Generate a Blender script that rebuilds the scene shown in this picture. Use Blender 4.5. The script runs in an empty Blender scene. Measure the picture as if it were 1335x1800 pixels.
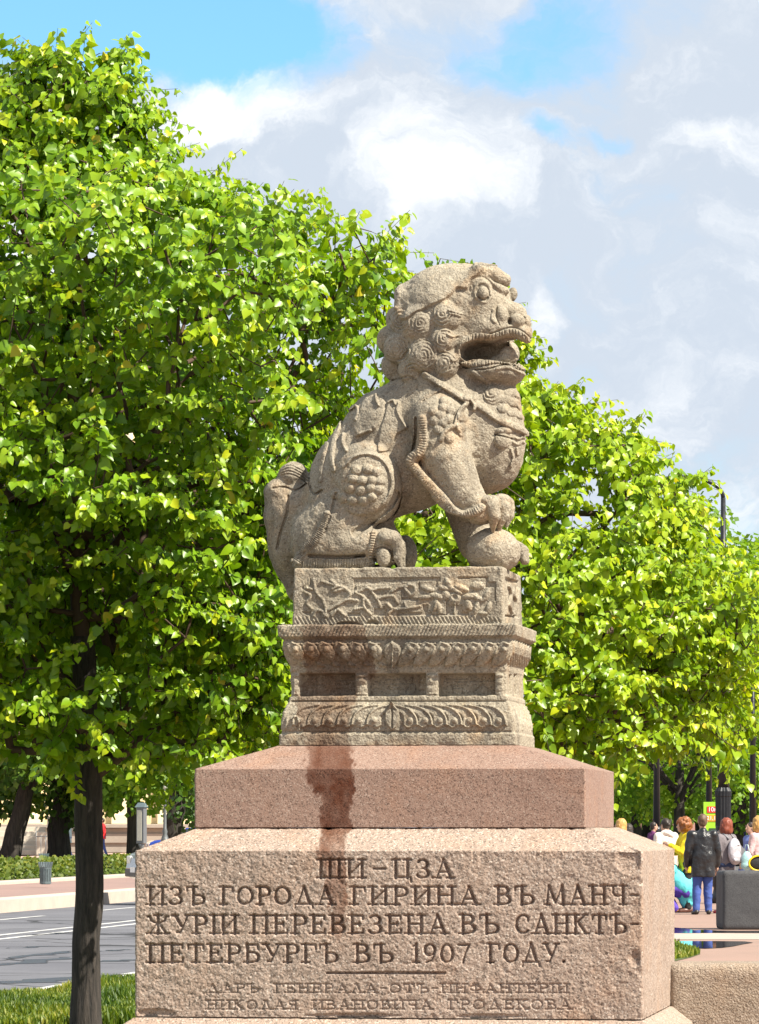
import bpy, math, random
import numpy as np
import openvdb as vdb
from mathutils import Vector, Matrix

# ------------------------------------------------------------------ camera, world, sun, exposure
SC = bpy.context.scene
COL = SC.collection
F = 8000.0                 # focal length in photo pixels (photo 1335 x 1800)
CX, HV = 667.5, 1450.0     # principal column, horizon row
U = 1.0 / 370.0            # metres per photo pixel at the distance of the statue
EYE = 1.64
D0 = F * U                 # distance of the statue's axis
TH = math.radians(8.0)     # the monument is turned a little
CT, ST = math.cos(TH), math.sin(TH)
XC0 = 42.0                 # axis of the monument, photo pixels right of the centre

cd = bpy.data.cameras.new("camera")
cam = bpy.data.objects.new("camera", cd)
COL.objects.link(cam)
cam.location = (0, 0, EYE)
cam.rotation_euler = (math.pi / 2, 0, 0)
cd.sensor_fit = 'HORIZONTAL'
cd.sensor_width = 36.0
cd.lens = 36.0 * F / 1335.0
cd.shift_y = (HV - 900.0) / 1335.0
cd.clip_start = 0.5
cd.clip_end = 5000
SC.camera = cam

SUN_EL = math.radians(48)
SUN_AZ = math.radians(31)   # angle from +X towards the camera (-Y)
sun_dir = Vector((math.cos(SUN_EL) * math.cos(SUN_AZ), -math.cos(SUN_EL) * math.sin(SUN_AZ), math.sin(SUN_EL)))
sl = bpy.data.lights.new("sun", 'SUN')
sl.energy = 5.0
sl.angle = math.radians(0.5)
sl.color = (1.0, 0.93, 0.80)
so = bpy.data.objects.new("sun", sl)
COL.objects.link(so)
so.rotation_euler = sun_dir.to_track_quat('Z', 'Y').to_euler()
so.location = (20, -20, 40)
SC.view_settings.view_transform = 'Standard'
SC.view_settings.look = 'None'
SC.view_settings.gamma = 1.0
SC.view_settings.exposure = 1.05
SC.cycles.max_bounces = 8
SC.cycles.transparent_max_bounces = 8


class NT:
    """small helper to wire node trees"""
    def __init__(s, tree):
        s.t = tree
        s.n = tree.nodes
        s.l = tree.links

    def new(s, typ, **kw):
        n = s.n.new(typ)
        for k, v in kw.items():
            setattr(n, k, v)
        return n

    def put(s, sock, v):
        if hasattr(v, 'is_output') or isinstance(v, bpy.types.NodeSocket):
            s.l.new(v, sock)
        else:
            if isinstance(v, (tuple, list)) and len(v) == 3 and sock.type == 'RGBA':
                v = (*v, 1.0)
            sock.default_value = v

    def math(s, op, a, b=0.0, c=0.0, clamp=False):
        n = s.new('ShaderNodeMath', operation=op, use_clamp=clamp)
        s.put(n.inputs[0], a); s.put(n.inputs[1], b)
        if op in ('MULTIPLY_ADD', 'SMOOTH_MIN', 'SMOOTH_MAX'):
            s.put(n.inputs[2], c)
        return n.outputs[0]

    def mix(s, fac, a, b, blend='MIX'):
        n = s.new('ShaderNodeMix', data_type='RGBA', blend_type=blend)
        s.put(n.inputs[0], fac); s.put(n.inputs[6], a); s.put(n.inputs[7], b)
        return n.outputs[2]

    def noise(s, vec, scale, detail=4.0, rough=0.55, dist=0.0, out=0):
        n = s.new('ShaderNodeTexNoise')
        if vec is not None:
            s.l.new(vec, n.inputs['Vector'])
        n.inputs['Scale'].default_value = scale
        n.inputs['Detail'].default_value = detail
        n.inputs['Roughness'].default_value = rough
        n.inputs['Distortion'].default_value = dist
        return n.outputs[out]

    def voronoi(s, vec, scale, feature='F1', out='Distance', rnd=1.0):
        n = s.new('ShaderNodeTexVoronoi', feature=feature)
        if vec is not None:
            s.l.new(vec, n.inputs['Vector'])
        n.inputs['Scale'].default_value = scale
        n.inputs['Randomness'].default_value = rnd
        return n.outputs[out]

    def ramp(s, fac, stops):
        n = s.new('ShaderNodeValToRGB')
        e = n.color_ramp.elements
        while len(e) < len(stops):
            e.new(0.5)
        for i, (p, c) in enumerate(stops):
            e[i].position = p
            e[i].color = c if len(c) == 4 else (*c, 1)
        s.put(n.inputs[0], fac)
        return n.outputs[0]

    def maprange(s, v, a, b, c=0.0, d=1.0, smooth=False):
        n = s.new('ShaderNodeMapRange', interpolation_type='SMOOTHSTEP' if smooth else 'LINEAR')
        s.put(n.inputs[0], v)
        for i, x in enumerate((a, b, c, d)):
            s.put(n.inputs[1 + i], x)
        return n.outputs[0]


# the sky: Nishita air with broken cloud laid over it by direction
W = bpy.data.worlds.new("World")
SC.world = W
W.use_nodes = True
w = NT(W.node_tree)
w.n.clear()
sky = w.new('ShaderNodeTexSky', sky_type='NISHITA', sun_disc=False)
sky.sun_elevation = SUN_EL
sky.sun_rotation = math.atan2(sun_dir.x, sun_dir.y)
sky.air_density = 1.0
sky.dust_density = 0.6
sky.ozone_density = 1.6
tc = w.new('ShaderNodeTexCoord')
sep = w.new('ShaderNodeSeparateXYZ')
w.l.new(tc.outputs['Generated'], sep.inputs[0])
yy = w.math('MAXIMUM', w.math('ABSOLUTE', sep.outputs[1]), 0.15)
sx = w.math('DIVIDE', sep.outputs[0], yy)
sz = w.math('DIVIDE', sep.outputs[2], yy)
cmb0 = w.new('ShaderNodeCombineXYZ')
w.l.new(sx, cmb0.inputs[0]); w.l.new(sz, cmb0.inputs[1])
wob = w.new('ShaderNodeSeparateColor')
w.l.new(w.noise(cmb0.outputs[0], 26.0, 6.0, 0.6, out=1), wob.inputs[0])
sx = w.math('ADD', sx, w.math('MULTIPLY', w.math('SUBTRACT', wob.outputs[0], .5), .042))
sz = w.math('ADD', sz, w.math('MULTIPLY', w.math('SUBTRACT', wob.outputs[1], .5), .036))
cmb = w.new('ShaderNodeCombineXYZ')
w.l.new(sx, cmb.inputs[0])
w.l.new(w.math('MULTIPLY', sz, 1.5), cmb.inputs[1])
cv = cmb.outputs[0]
big = w.noise(cv, 14.0, 7.0, 0.56, 0.3)
fine = w.noise(cv, 40.0, 9.0, 0.66, 0.5)


def blob(az, el, ra, re):
    """a soft heap of cloud round the direction (az, el)"""
    dx = w.math('DIVIDE', w.math('SUBTRACT', sx, az), ra)
    dz = w.math('DIVIDE', w.math('SUBTRACT', sz, el), re)
    r2 = w.math('ADD', w.math('MULTIPLY', dx, dx), w.math('MULTIPLY', dz, dz))
    return w.math('SUBTRACT', 1.0, r2)


def at_sky(u, v):
    return ((u - CX) / F, (HV - v) / F)


def heap(items):
    acc = None
    for (u, v, ru, rv, k) in items:
        a, e = at_sky(u, v)
        b = w.math('MULTIPLY', w.math('MAXIMUM', blob(a, e, ru / F, rv / F), 0.0), k)
        acc = b if acc is None else w.math('ADD', acc, b)
    return acc


clear = heap([(120, 20, 560, 150, 1.15), (480, 90, 170, 110, .55), (955, 235, 80, 45, .38), (860, 70, 330, 120, .27), (900, 130, 160, 70, .22), (1000, 30, 140, 120, .28),
              (1080, 225, 60, 35, .3), (1060, 300, 60, 40, .1)])
cover = w.math('ADD', w.math('MULTIPLY', big, 1.1), w.math('MULTIPLY', fine, 0.45))
cover = w.math('SUBTRACT', cover, w.math('MULTIPLY', clear, 0.85))
mask = w.maprange(cover, 0.14, 0.74, 0.0, 1.0, True)
white = heap([(760, 290, 190, 120, .75), (350, 175, 130, 75, 1.2), (470, 190, 130, 60, .6), (1290, 930, 90, 110, .8), (1120, 720, 170, 90, .4),
              (950, 560, 60, 110, .7), (60, 480, 160, 200, .9), (1290, 240, 120, 60, .35)])
lit = w.math('ADD', w.math('MULTIPLY', white, 0.75), w.math('MULTIPLY', w.math('SUBTRACT', fine, 0.5), 2.0))
lit = w.math('ADD', lit, w.math('MULTIPLY', w.math('SUBTRACT', big, 0.5), 0.9))
lit = w.maprange(lit, -0.12, 0.85, 0.0, 1.0, True)
SKY_STR = 0.12
ccol = w.mix(lit, (2.72, 3.05, 3.5), (4.4, 4.5, 4.6))
tinted = w.mix(1.0, sky.outputs[0], (.46, .72, .87), 'MULTIPLY')
skycol = w.mix(mask, tinted, ccol)
bg = w.new('ShaderNodeBackground')
w.l.new(skycol, bg.inputs[0])
bg.inputs[1].default_value = SKY_STR
wo = w.new('ShaderNodeOutputWorld')
w.l.new(bg.outputs[0], wo.inputs[0])

# ------------------------------------------------------------------ helpers
rng = np.random.default_rng(7)
random.seed(7)


def tag(o, label=None, cat=None, group=None, kind=None):
    if label: o['label'] = label
    if cat: o['category'] = cat
    if group: o['group'] = group
    if kind: o['kind'] = kind
    return o


def thing(name, label, cat, loc=(0, 0, 0), rz=0.0, group=None):
    o = bpy.data.objects.new(name, None)
    COL.objects.link(o)
    o.location = loc
    o.rotation_euler = (0, 0, rz)
    o.empty_display_size = 0.2
    return tag(o, label, cat, group)


def copy_tree(o, parent=None):
    c = o.copy()
    COL.objects.link(c)
    if parent is not None:
        c.parent = parent
    for ch in list(o.children):
        copy_tree(ch, c)
    return c


def np_mesh(name, verts, faces_list, mat, parent=None, smooth=True, attrs=None):
    """verts (n,3); faces_list: list of (m,k) int arrays"""
    me = bpy.data.meshes.new(name)
    verts = np.ascontiguousarray(verts, dtype=np.float32)
    me.vertices.add(len(verts))
    me.vertices.foreach_set('co', verts.ravel())
    faces_list = [np.asarray(f, dtype=np.int32) for f in faces_list if len(f)]
    loops = np.concatenate([f.ravel() for f in faces_list])
    tot = np.concatenate([np.full(len(f), f.shape[1], np.int32) for f in faces_list])
    start = np.concatenate([[0], np.cumsum(tot)[:-1]]).astype(np.int32)
    me.loops.add(len(loops))
    me.loops.foreach_set('vertex_index', loops)
    me.polygons.add(len(tot))
    me.polygons.foreach_set('loop_start', start)
    me.polygons.foreach_set('loop_total', tot)
    me.polygons.foreach_set('use_smooth', np.full(len(tot), bool(smooth)))
    for k, a in (attrs or {}).items():
        at = me.attributes.new(k, 'FLOAT', 'POINT')
        at.data.foreach_set('value', np.asarray(a, dtype=np.float32))
    me.update(calc_edges=True)
    me.validate()
    if mat is not None:
        me.materials.append(mat)
    o = bpy.data.objects.new(name, me)
    COL.objects.link(o)
    if parent is not None:
        o.parent = parent
    return o


class MB:
    """collects boxes, tubes, lathes and prisms into one mesh"""
    def __init__(s):
        s.v = []; s.f = []

    def add(s, vs, fs):
        b = len(s.v)
        s.v += [tuple(x) for x in vs]
        s.f += [tuple(i + b for i in f) for f in fs]
        return s

    def box(s, c, d, rz=0.0, bev=0.0):
        x, y, z = d[0] / 2, d[1] / 2, d[2] / 2
        cr, sr = math.cos(rz), math.sin(rz)
        if bev <= 0:
            pts = [(i * x, j * y, k * z) for k in (-1, 1) for (i, j) in ((-1, -1), (1, -1), (1, 1), (-1, 1))]
            fs = [(3, 2, 1, 0), (4, 5, 6, 7), (0, 1, 5, 4), (1, 2, 6, 5), (2, 3, 7, 6), (3, 0, 4, 7)]
        else:
            pts = []
            for (zz, sh) in ((-z, bev), (-z + bev, 0), (z - bev, 0), (z, bev)):
                for (i, j) in ((-1, -1), (1, -1), (1, 1), (-1, 1)):
                    e = bev
                    xx, yy2 = x - sh, y - sh
                    if i * j > 0:
                        pts += [(i * xx, j * (yy2 - e), zz), (i * (xx - e), j * yy2, zz)][::1]
                    else:
                        pts += [(i * (xx - e), j * yy2, zz), (i * xx, j * (yy2 - e), zz)]
            fs = [tuple(range(7, -1, -1)), tuple(range(24, 32))]
            # order each ring by angle
            rings = []
            for r in range(4):
                ring = sorted(range(8 * r, 8 * r + 8), key=lambda q: math.atan2(pts[q][1] / y, pts[q][0] / x))
                rings.append(ring)
            fs = [tuple(rings[0][::-1]), tuple(rings[3])]
            for r in range(3):
                for q in range(8):
                    fs.append((rings[r][q], rings[r][(q + 1) % 8], rings[r + 1][(q + 1) % 8], rings[r + 1][q]))
        pts = [(c[0] + p[0] * cr - p[1] * sr, c[1] + p[0] * sr + p[1] * cr, c[2] + p[2]) for p in pts]
        return s.add(pts, fs)

    def tube(s, path, rad, n=8, cap=True):
        path = [Vector(p) for p in path]
        if not hasattr(rad, '__len__'):
            rad = [rad] * len(path)
        vs = []; fs = []
        up = Vector((0.0, 0.0, 1.0))
        prev = None
        for i, p in enumerate(path):
            t = (path[min(i + 1, len(path) - 1)] - path[max(i - 1, 0)])
            if t.length < 1e-9: t = Vector((0, 0, 1))
            t.normalize()
            if prev is None:
                a = t.orthogonal().normalized()
            else:
                a = (prev - t * prev.dot(t))
                a = a.normalized() if a.length > 1e-6 else t.orthogonal().normalized()
            prev = a
            b = t.cross(a)
            for k in range(n):
                ang = 2 * math.pi * k / n
                vs.append(p + (a * math.cos(ang) + b * math.sin(ang)) * rad[i])
        m = len(path)
        for i in range(m - 1):
            for k in range(n):
                fs.append((i * n + k, i * n + (k + 1) % n, (i + 1) * n + (k + 1) % n, (i + 1) * n + k))
        if cap:
            fs.append(tuple(range(n - 1, -1, -1)))
            fs.append(tuple((m - 1) * n + k for k in range(n)))
        return s.add(vs, fs)

    def lathe(s, c, prof, n=16, flute=0, fd=0.0):
        vs = []; fs = []
        for (r, z) in prof:
            for k in range(n):
                a = 2 * math.pi * k / n
                rr = r * (1 - (fd if flute and (k % 2) else 0))
                vs.append((c[0] + rr * math.cos(a), c[1] + rr * math.sin(a), c[2] + z))
        m = len(prof)
        for i in range(m - 1):
            for k in range(n):
                fs.append((i * n + k, i * n + (k + 1) % n, (i + 1) * n + (k + 1) % n, (i + 1) * n + k))
        fs.append(tuple(range(n - 1, -1, -1)))
        fs.append(tuple((m - 1) * n + k for k in range(n)))
        return s.add(vs, fs)

    def prism(s, poly, z0, z1):
        n = len(poly)
        vs = [(p[0], p[1], z0) for p in poly] + [(p[0], p[1], z1) for p in poly]
        fs = [tuple(range(n - 1, -1, -1)), tuple(range(n, 2 * n))]
        for k in range(n):
            fs.append((k, (k + 1) % n, n + (k + 1) % n, n + k))
        return s.add(vs, fs)

    def extrude_y(s, poly, y0, y1):
        """poly in (x, z)"""
        n = len(poly)
        vs = [(p[0], y0, p[1]) for p in poly] + [(p[0], y1, p[1]) for p in poly]
        fs = [tuple(range(n)), tuple(range(2 * n - 1, n - 1, -1))]
        for k in range(n):
            fs.append(((k + 1) % n, k, n + k, n + (k + 1) % n))
        return s.add(vs, fs)

    def build(s, name, mat, parent=None, smooth=False, bevel=0.0):
        me = bpy.data.meshes.new(name)
        me.from_pydata([tuple(p) for p in s.v], [], s.f)
        me.validate()
        if smooth:
            me.polygons.foreach_set('use_smooth', [True] * len(me.polygons))
        if mat is not None:
            me.materials.append(mat)
        o = bpy.data.objects.new(name, me)
        COL.objects.link(o)
        if parent is not None:
            o.parent = parent
        if bevel > 0:
            md = o.modifiers.new('bevel', 'BEVEL')
            md.width = bevel; md.segments = 2; md.limit_method = 'ANGLE'
        return o


def wpt(u, v, Y):
    """world point seen at photo pixel (u, v) at distance Y"""
    return Vector(((u - CX) * Y / F, Y, EYE - (v - HV) * Y / F))


def gpt(u, v, z=0.0):
    Y = F * (EYE - z) / (v - HV)
    return Vector(((u - CX) * Y / F, Y, z))


# value noise in numpy, any dimension (2 or 3)
def vnoise(*co, seed=0):
    d = len(co)
    i0 = [np.floor(c).astype(np.int64) for c in co]
    fr = [c - i for c, i in zip(co, i0)]
    fr = [f * f * (3 - 2 * f) for f in fr]
    primes = (73856093, 19349663, 83492791)
    out = 0
    for m in range(2 ** d):
        h = np.full(co[0].shape, seed * 2654435761 % (2 ** 31), np.int64)
        wgt = 1.0
        for k in range(d):
            bit = (m >> k) & 1
            h = h ^ ((i0[k] + bit) * primes[k])
            wgt = wgt * (fr[k] if bit else 1 - fr[k])
        h = (h ^ (h >> 13)) * 1274126177 & 0x7fffffff
        h = (h ^ (h >> 16)) & 0xffff
        out = out + wgt * (h / 65535.0)
    return out * 2 - 1


def fbm(*co, oct=3, seed=0):
    a = 0; amp = 1.0; tot = 0
    for o in range(oct):
        a = a + amp * vnoise(*[c * 2 ** o for c in co], seed=seed + o)
        tot += amp; amp *= 0.55
    return a / tot


# ------------------------------------------------------------------ materials
def base_mat(name):
    m = bpy.data.materials.new(name)
    m.use_nodes = True
    t = NT(m.node_tree)
    b = t.n['Principled BSDF']
    return m, t, b


def simple(name, col, rough=0.6, metal=0.0, var=0.12, scale=6.0, bump=0.0, bscale=40.0, coat=0.0):
    m, t, b = base_mat(name)
    tc = t.new('ShaderNodeTexCoord').outputs['Object']
    n = t.noise(tc, scale, 5.0, 0.6)
    f = t.maprange(n, 0.25, 0.75, 1 - var, 1 + var)
    c = t.mix(1.0, (*col, 1.0), f, 'MULTIPLY')
    t.l.new(c, b.inputs['Base Color'])
    rr = t.maprange(n, 0.3, 0.7, max(rough - 0.08, 0.02), min(rough + 0.08, 1))
    t.l.new(rr, b.inputs['Roughness'])
    b.inputs['Metallic'].default_value = metal
    if coat: b.inputs['Coat Weight'].default_value = coat
    if bump:
        bn = t.new('ShaderNodeBump')
        bn.inputs['Strength'].default_value = bump
        bn.inputs['Distance'].default_value = 0.02
        t.l.new(t.noise(tc, bscale, 6.0, 0.65), bn.inputs['Height'])
        t.l.new(bn.outputs[0], b.inputs['Normal'])
    return m


def granite(name, c1, c2, cdark, clight, grain=90.0, bump=0.5, big=2.2, stain=(0.5, 0.45, 0.4), wet=True, rough=0.8, orange=0.0, bdist=0.006, streak=0.0):
    m, t, b = base_mat(name)
    tc = t.new('ShaderNodeTexCoord').outputs['Object']
    n1 = t.noise(tc, grain, 3.0, 0.6)
    n2 = t.noise(tc, big, 6.0, 0.62)
    cells = t.voronoi(tc, grain * 1.4, 'F1', 'Color')
    sepc = t.new('ShaderNodeSeparateColor')
    t.l.new(cells, sepc.inputs[0])
    c = t.mix(t.maprange(n1, 0.35, 0.65), (*c1, 1), (*c2, 1))
    c = t.mix(t.maprange(sepc.outputs[0], 0.80, 0.88), c, (*cdark, 1))
    c = t.mix(t.maprange(sepc.outputs[1], 0.86, 0.93), c, (*clight, 1))
    c = t.mix(t.math('MULTIPLY', t.maprange(n2, 0.45, 0.72), 0.65), c, t.mix(1.0, c, (*stain, 1), 'MULTIPLY'))
    n3 = t.noise(tc, big * 4.3, 7.0, 0.7, 0.6)
    c = t.mix(t.math('MULTIPLY', t.maprange(n3, 0.56, 0.72), 0.45), c, t.mix(1.0, c, (0.62, 0.58, 0.55, 1), 'MULTIPLY'))
    if orange:
        n4 = t.noise(tc, big * 1.7, 6.0, 0.65, 0.4)
        c = t.mix(t.math('MULTIPLY', t.maprange(n4, 0.52, 0.72), orange), c, t.mix(1.0, c, (1.35, 0.92, 0.55, 1), 'MULTIPLY'))
    if streak:
        mp = t.new('ShaderNodeMapping')
        mp.inputs['Scale'].default_value = (9, 9, 1.1)
        t.l.new(tc, mp.inputs[0])
        ns = t.noise(mp.outputs[0], 1.0, 5.0, .65, .3)
        c = t.mix(t.math('MULTIPLY', t.maprange(ns, .50, .68), streak), c, t.mix(1.0, c, (.45, .45, .47, 1), 'MULTIPLY'))
        nl = t.noise(tc, 7.0, 6.0, .7, .5)
        c = t.mix(t.math('MULTIPLY', t.maprange(nl, .60, .70), streak * .7), c, t.mix(1.0, c, (1.5, 1.45, 1.3, 1), 'MULTIPLY'))
    rg = rough
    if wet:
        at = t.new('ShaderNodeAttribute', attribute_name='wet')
        wv = at.outputs['Fac']  # carries the water streak and the shade painted into the letters
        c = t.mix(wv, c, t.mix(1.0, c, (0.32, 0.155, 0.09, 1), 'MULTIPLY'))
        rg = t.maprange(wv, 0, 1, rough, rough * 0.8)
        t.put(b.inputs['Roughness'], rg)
    else:
        b.inputs['Roughness'].default_value = rough
    t.l.new(c, b.inputs['Base Color'])
    b.inputs['Specular IOR Level'].default_value = 0.2
    h = t.math('ADD', t.noise(tc, grain * 0.55, 5.0, 0.7), t.math('MULTIPLY', t.voronoi(tc, grain * 0.8), 0.5))
    h = t.math('ADD', h, t.math('MULTIPLY', t.noise(tc, grain * 0.16, 4.0, 0.6), 1.2))
    bn = t.new('ShaderNodeBump')
    bn.inputs['Strength'].default_value = bump
    bn.inputs['Distance'].default_value = bdist
    t.l.new(h, bn.inputs['Height'])
    t.l.new(bn.outputs[0], b.inputs['Normal'])
    return m


M = {}
M['lion'] = granite('weathered_beige_granite', (.335, .293, .222), (.285, .248, .187), (.20, .172, .13), (.40, .36, .285), grain=120, bump=0.9, big=2.6,
                    stain=(.62, .60, .60), wet=True, rough=.85, orange=.5, streak=.75)
M['pink'] = granite('pink_granite', (.36, .28, .228), (.30, .228, .18), (.17, .135, .11), (.48, .41, .35), grain=110, bump=0.65, big=1.8,
                    stain=(.82, .78, .76), rough=.72, orange=.22)
M['red'] = granite('red_brown_granite', (.295, .20, .158), (.24, .155, .12), (.13, .085, .067), (.36, .275, .225), grain=150, bump=0.35, big=1.6,
                   stain=(.86, .82, .8), rough=.6, orange=.25, bdist=.004)
M['kerb'] = granite('grey_pink_granite', (.35, .285, .225), (.30, .24, .185), (.19, .155, .125), (.43, .36, .30), grain=130, bump=1.0, big=1.6,
                    stain=(.8, .78, .74), wet=False, rough=.8, orange=.2, bdist=.01)
M['dark_granite'] = granite('dark_grey_granite', (.085, .085, .089), (.068, .068, .072), (.045, .045, .047), (.09, .09, .092), grain=110, bump=0.5, big=1.3,
                            stain=(.7, .7, .75), wet=False, rough=.7)
# ------------------------------------------------------------------ the monument: local frame, projection, relief
H0 = EYE        # height zero of local z (pixels) is the eye level


def to_local(u, v, y):
    """photo pixel (u, v) at local depth y (pixel units) -> local x, z (pixel units)"""
    a = u - CX
    x = (a * (F + y * CT) / F - XC0 - y * ST) / (CT + a * ST / F)
    Y = F - x * ST + y * CT
    return x, (HV - v) * Y / F


def to_image(x, y, z):
    X = XC0 + x * CT + y * ST
    Y = F - x * ST + y * CT
    return CX + F * X / Y, HV - z * F / Y


MON = (XC0 * U, D0, EYE)
MON_RZ = -TH


def seg_dist(PU, PV, ax, ay, bx, by):
    dx, dy = bx - ax, by - ay
    L = dx * dx + dy * dy + 1e-9
    t = np.clip(((PU - ax) * dx + (PV - ay) * dy) / L, 0, 1)
    return np.hypot(PU - ax - t * dx, PV - ay - t * dy), t


def spline(pts, n=6):
    """Catmull-Rom through pts"""
    P = np.array(pts, float)
    if len(P) < 3: return P
    Q = np.vstack([2 * P[0] - P[1], P, 2 * P[-1] - P[-2]])
    out = []
    for i in range(1, len(Q) - 2):
        for k in range(n):
            t = k / n
            a, b, c, d = Q[i - 1], Q[i], Q[i + 1], Q[i + 2]
            out.append(0.5 * ((2 * b) + (c - a) * t + (2 * a - 5 * b + 4 * c - d) * t * t + (3 * b - a - 3 * c + d) * t ** 3))
    out.append(P[-1])
    return np.array(out)


class Relief:
    """a height map drawn in photo pixels on scattered sample points"""
    def __init__(s, PU, PV):
        s.u = PU; s.v = PV; s.h = np.zeros_like(PU)

    def _box(s, pts, m):
        p = np.asarray(pts)
        lo = p.min(0) - m; hi = p.max(0) + m
        return np.nonzero((s.u > lo[0]) & (s.u < hi[0]) & (s.v > lo[1]) & (s.v < hi[1]))

    def dist(s, pts, idx):
        d = None
        for (a, b) in zip(pts[:-1], pts[1:]):
            q, t = seg_dist(s.u[idx], s.v[idx], a[0], a[1], b[0], b[1])
            d = q if d is None else np.minimum(d, q)
        return d

    def stroke(s, pts, w, h, smooth=True, mode='add', flat=0.35):
        pts = spline(pts) if smooth and len(pts) > 2 else np.array(pts, float)
        idx = s._box(pts, w)
        if len(idx[0]) == 0: return s
        d = s.dist(pts, idx)
        q = np.clip((w / 2 - d) / (w / 2 * (1 - flat) + 1e-6), 0, 1)
        q = np.sqrt(np.clip(1 - (1 - q) ** 2, 0, 1)) * h
        if mode == 'add': s.h[idx] += q
        elif mode == 'max': s.h[idx] = np.maximum(s.h[idx], q)
        else: s.h[idx] = np.minimum(s.h[idx], -q)
        return s

    def bump(s, u, v, ru, rv, h, mode='max', power=0.5, rot=0.0):
        idx = s._box([(u, v)], max(ru, rv) + 1)
        c, sn = math.cos(rot), math.sin(rot)
        du = s.u[idx] - u; dv = s.v[idx] - v
        a = du * c + dv * sn; b = -du * sn + dv * c
        q = np.clip(1 - (a / ru) ** 2 - (b / rv) ** 2, 0, 1) ** power * h
        if mode == 'max': s.h[idx] = np.maximum(s.h[idx], q)
        else: s.h[idx] += q
        return s

    def polyd(s, poly, idx):
        """signed distance, negative inside"""
        P = np.array(poly, float)
        U_, V_ = s.u[idx], s.v[idx]
        d = np.full(U_.shape, 1e9); ins = np.zeros(U_.shape, bool)
        n = len(P)
        for i in range(n):
            a, b = P[i], P[(i + 1) % n]
            q, _ = seg_dist(U_, V_, a[0], a[1], b[0], b[1])
            d = np.minimum(d, q)
            c = (a[1] > V_) != (b[1] > V_)
            xx = a[0] + (V_ - a[1]) * (b[0] - a[0]) / (b[1] - a[1] + 1e-12)
            ins ^= c & (U_ < xx)
        return np.where(ins, -d, d)

    def raise_poly(s, poly, h, edge=4.0, smooth=True):
        P = spline(list(poly) + [poly[0]])[:-1] if smooth else np.array(poly, float)
        idx = s._box(P, edge)
        d = s.polyd(P, idx)
        q = np.clip(0.5 - d / edge, 0, 1)
        s.h[idx] += h * q * q * (3 - 2 * q)
        return s

    def spiral(s, u, v, r, h, pitch, phase=0.0, mode='add', ry=1.0):
        idx = s._box([(u, v)], r)
        du = s.u[idx] - u; dv = (s.v[idx] - v) / ry
        du = du + 1.6 * vnoise(s.u[idx] / 7, s.v[idx] / 7, seed=61) + .16 * r * math.cos(phase * 3); dv = dv + 1.6 * vnoise(s.u[idx] / 7, s.v[idx] / 7, seed=62) + .12 * r
        rr = np.hypot(du, dv); an = np.arctan2(dv, du)
        wear = np.clip(.75 + .5 * np.cos(an - phase * 2 - 2.2) + .5 * vnoise(s.u[idx] / 12, s.v[idx] / 12, seed=63), .1, 1)
        q = np.cos(2 * math.pi * rr / pitch - an + phase) * h * wear * np.clip((r - rr) / (0.25 * r), 0, 1)
        s.h[idx] += q
        return s


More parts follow.
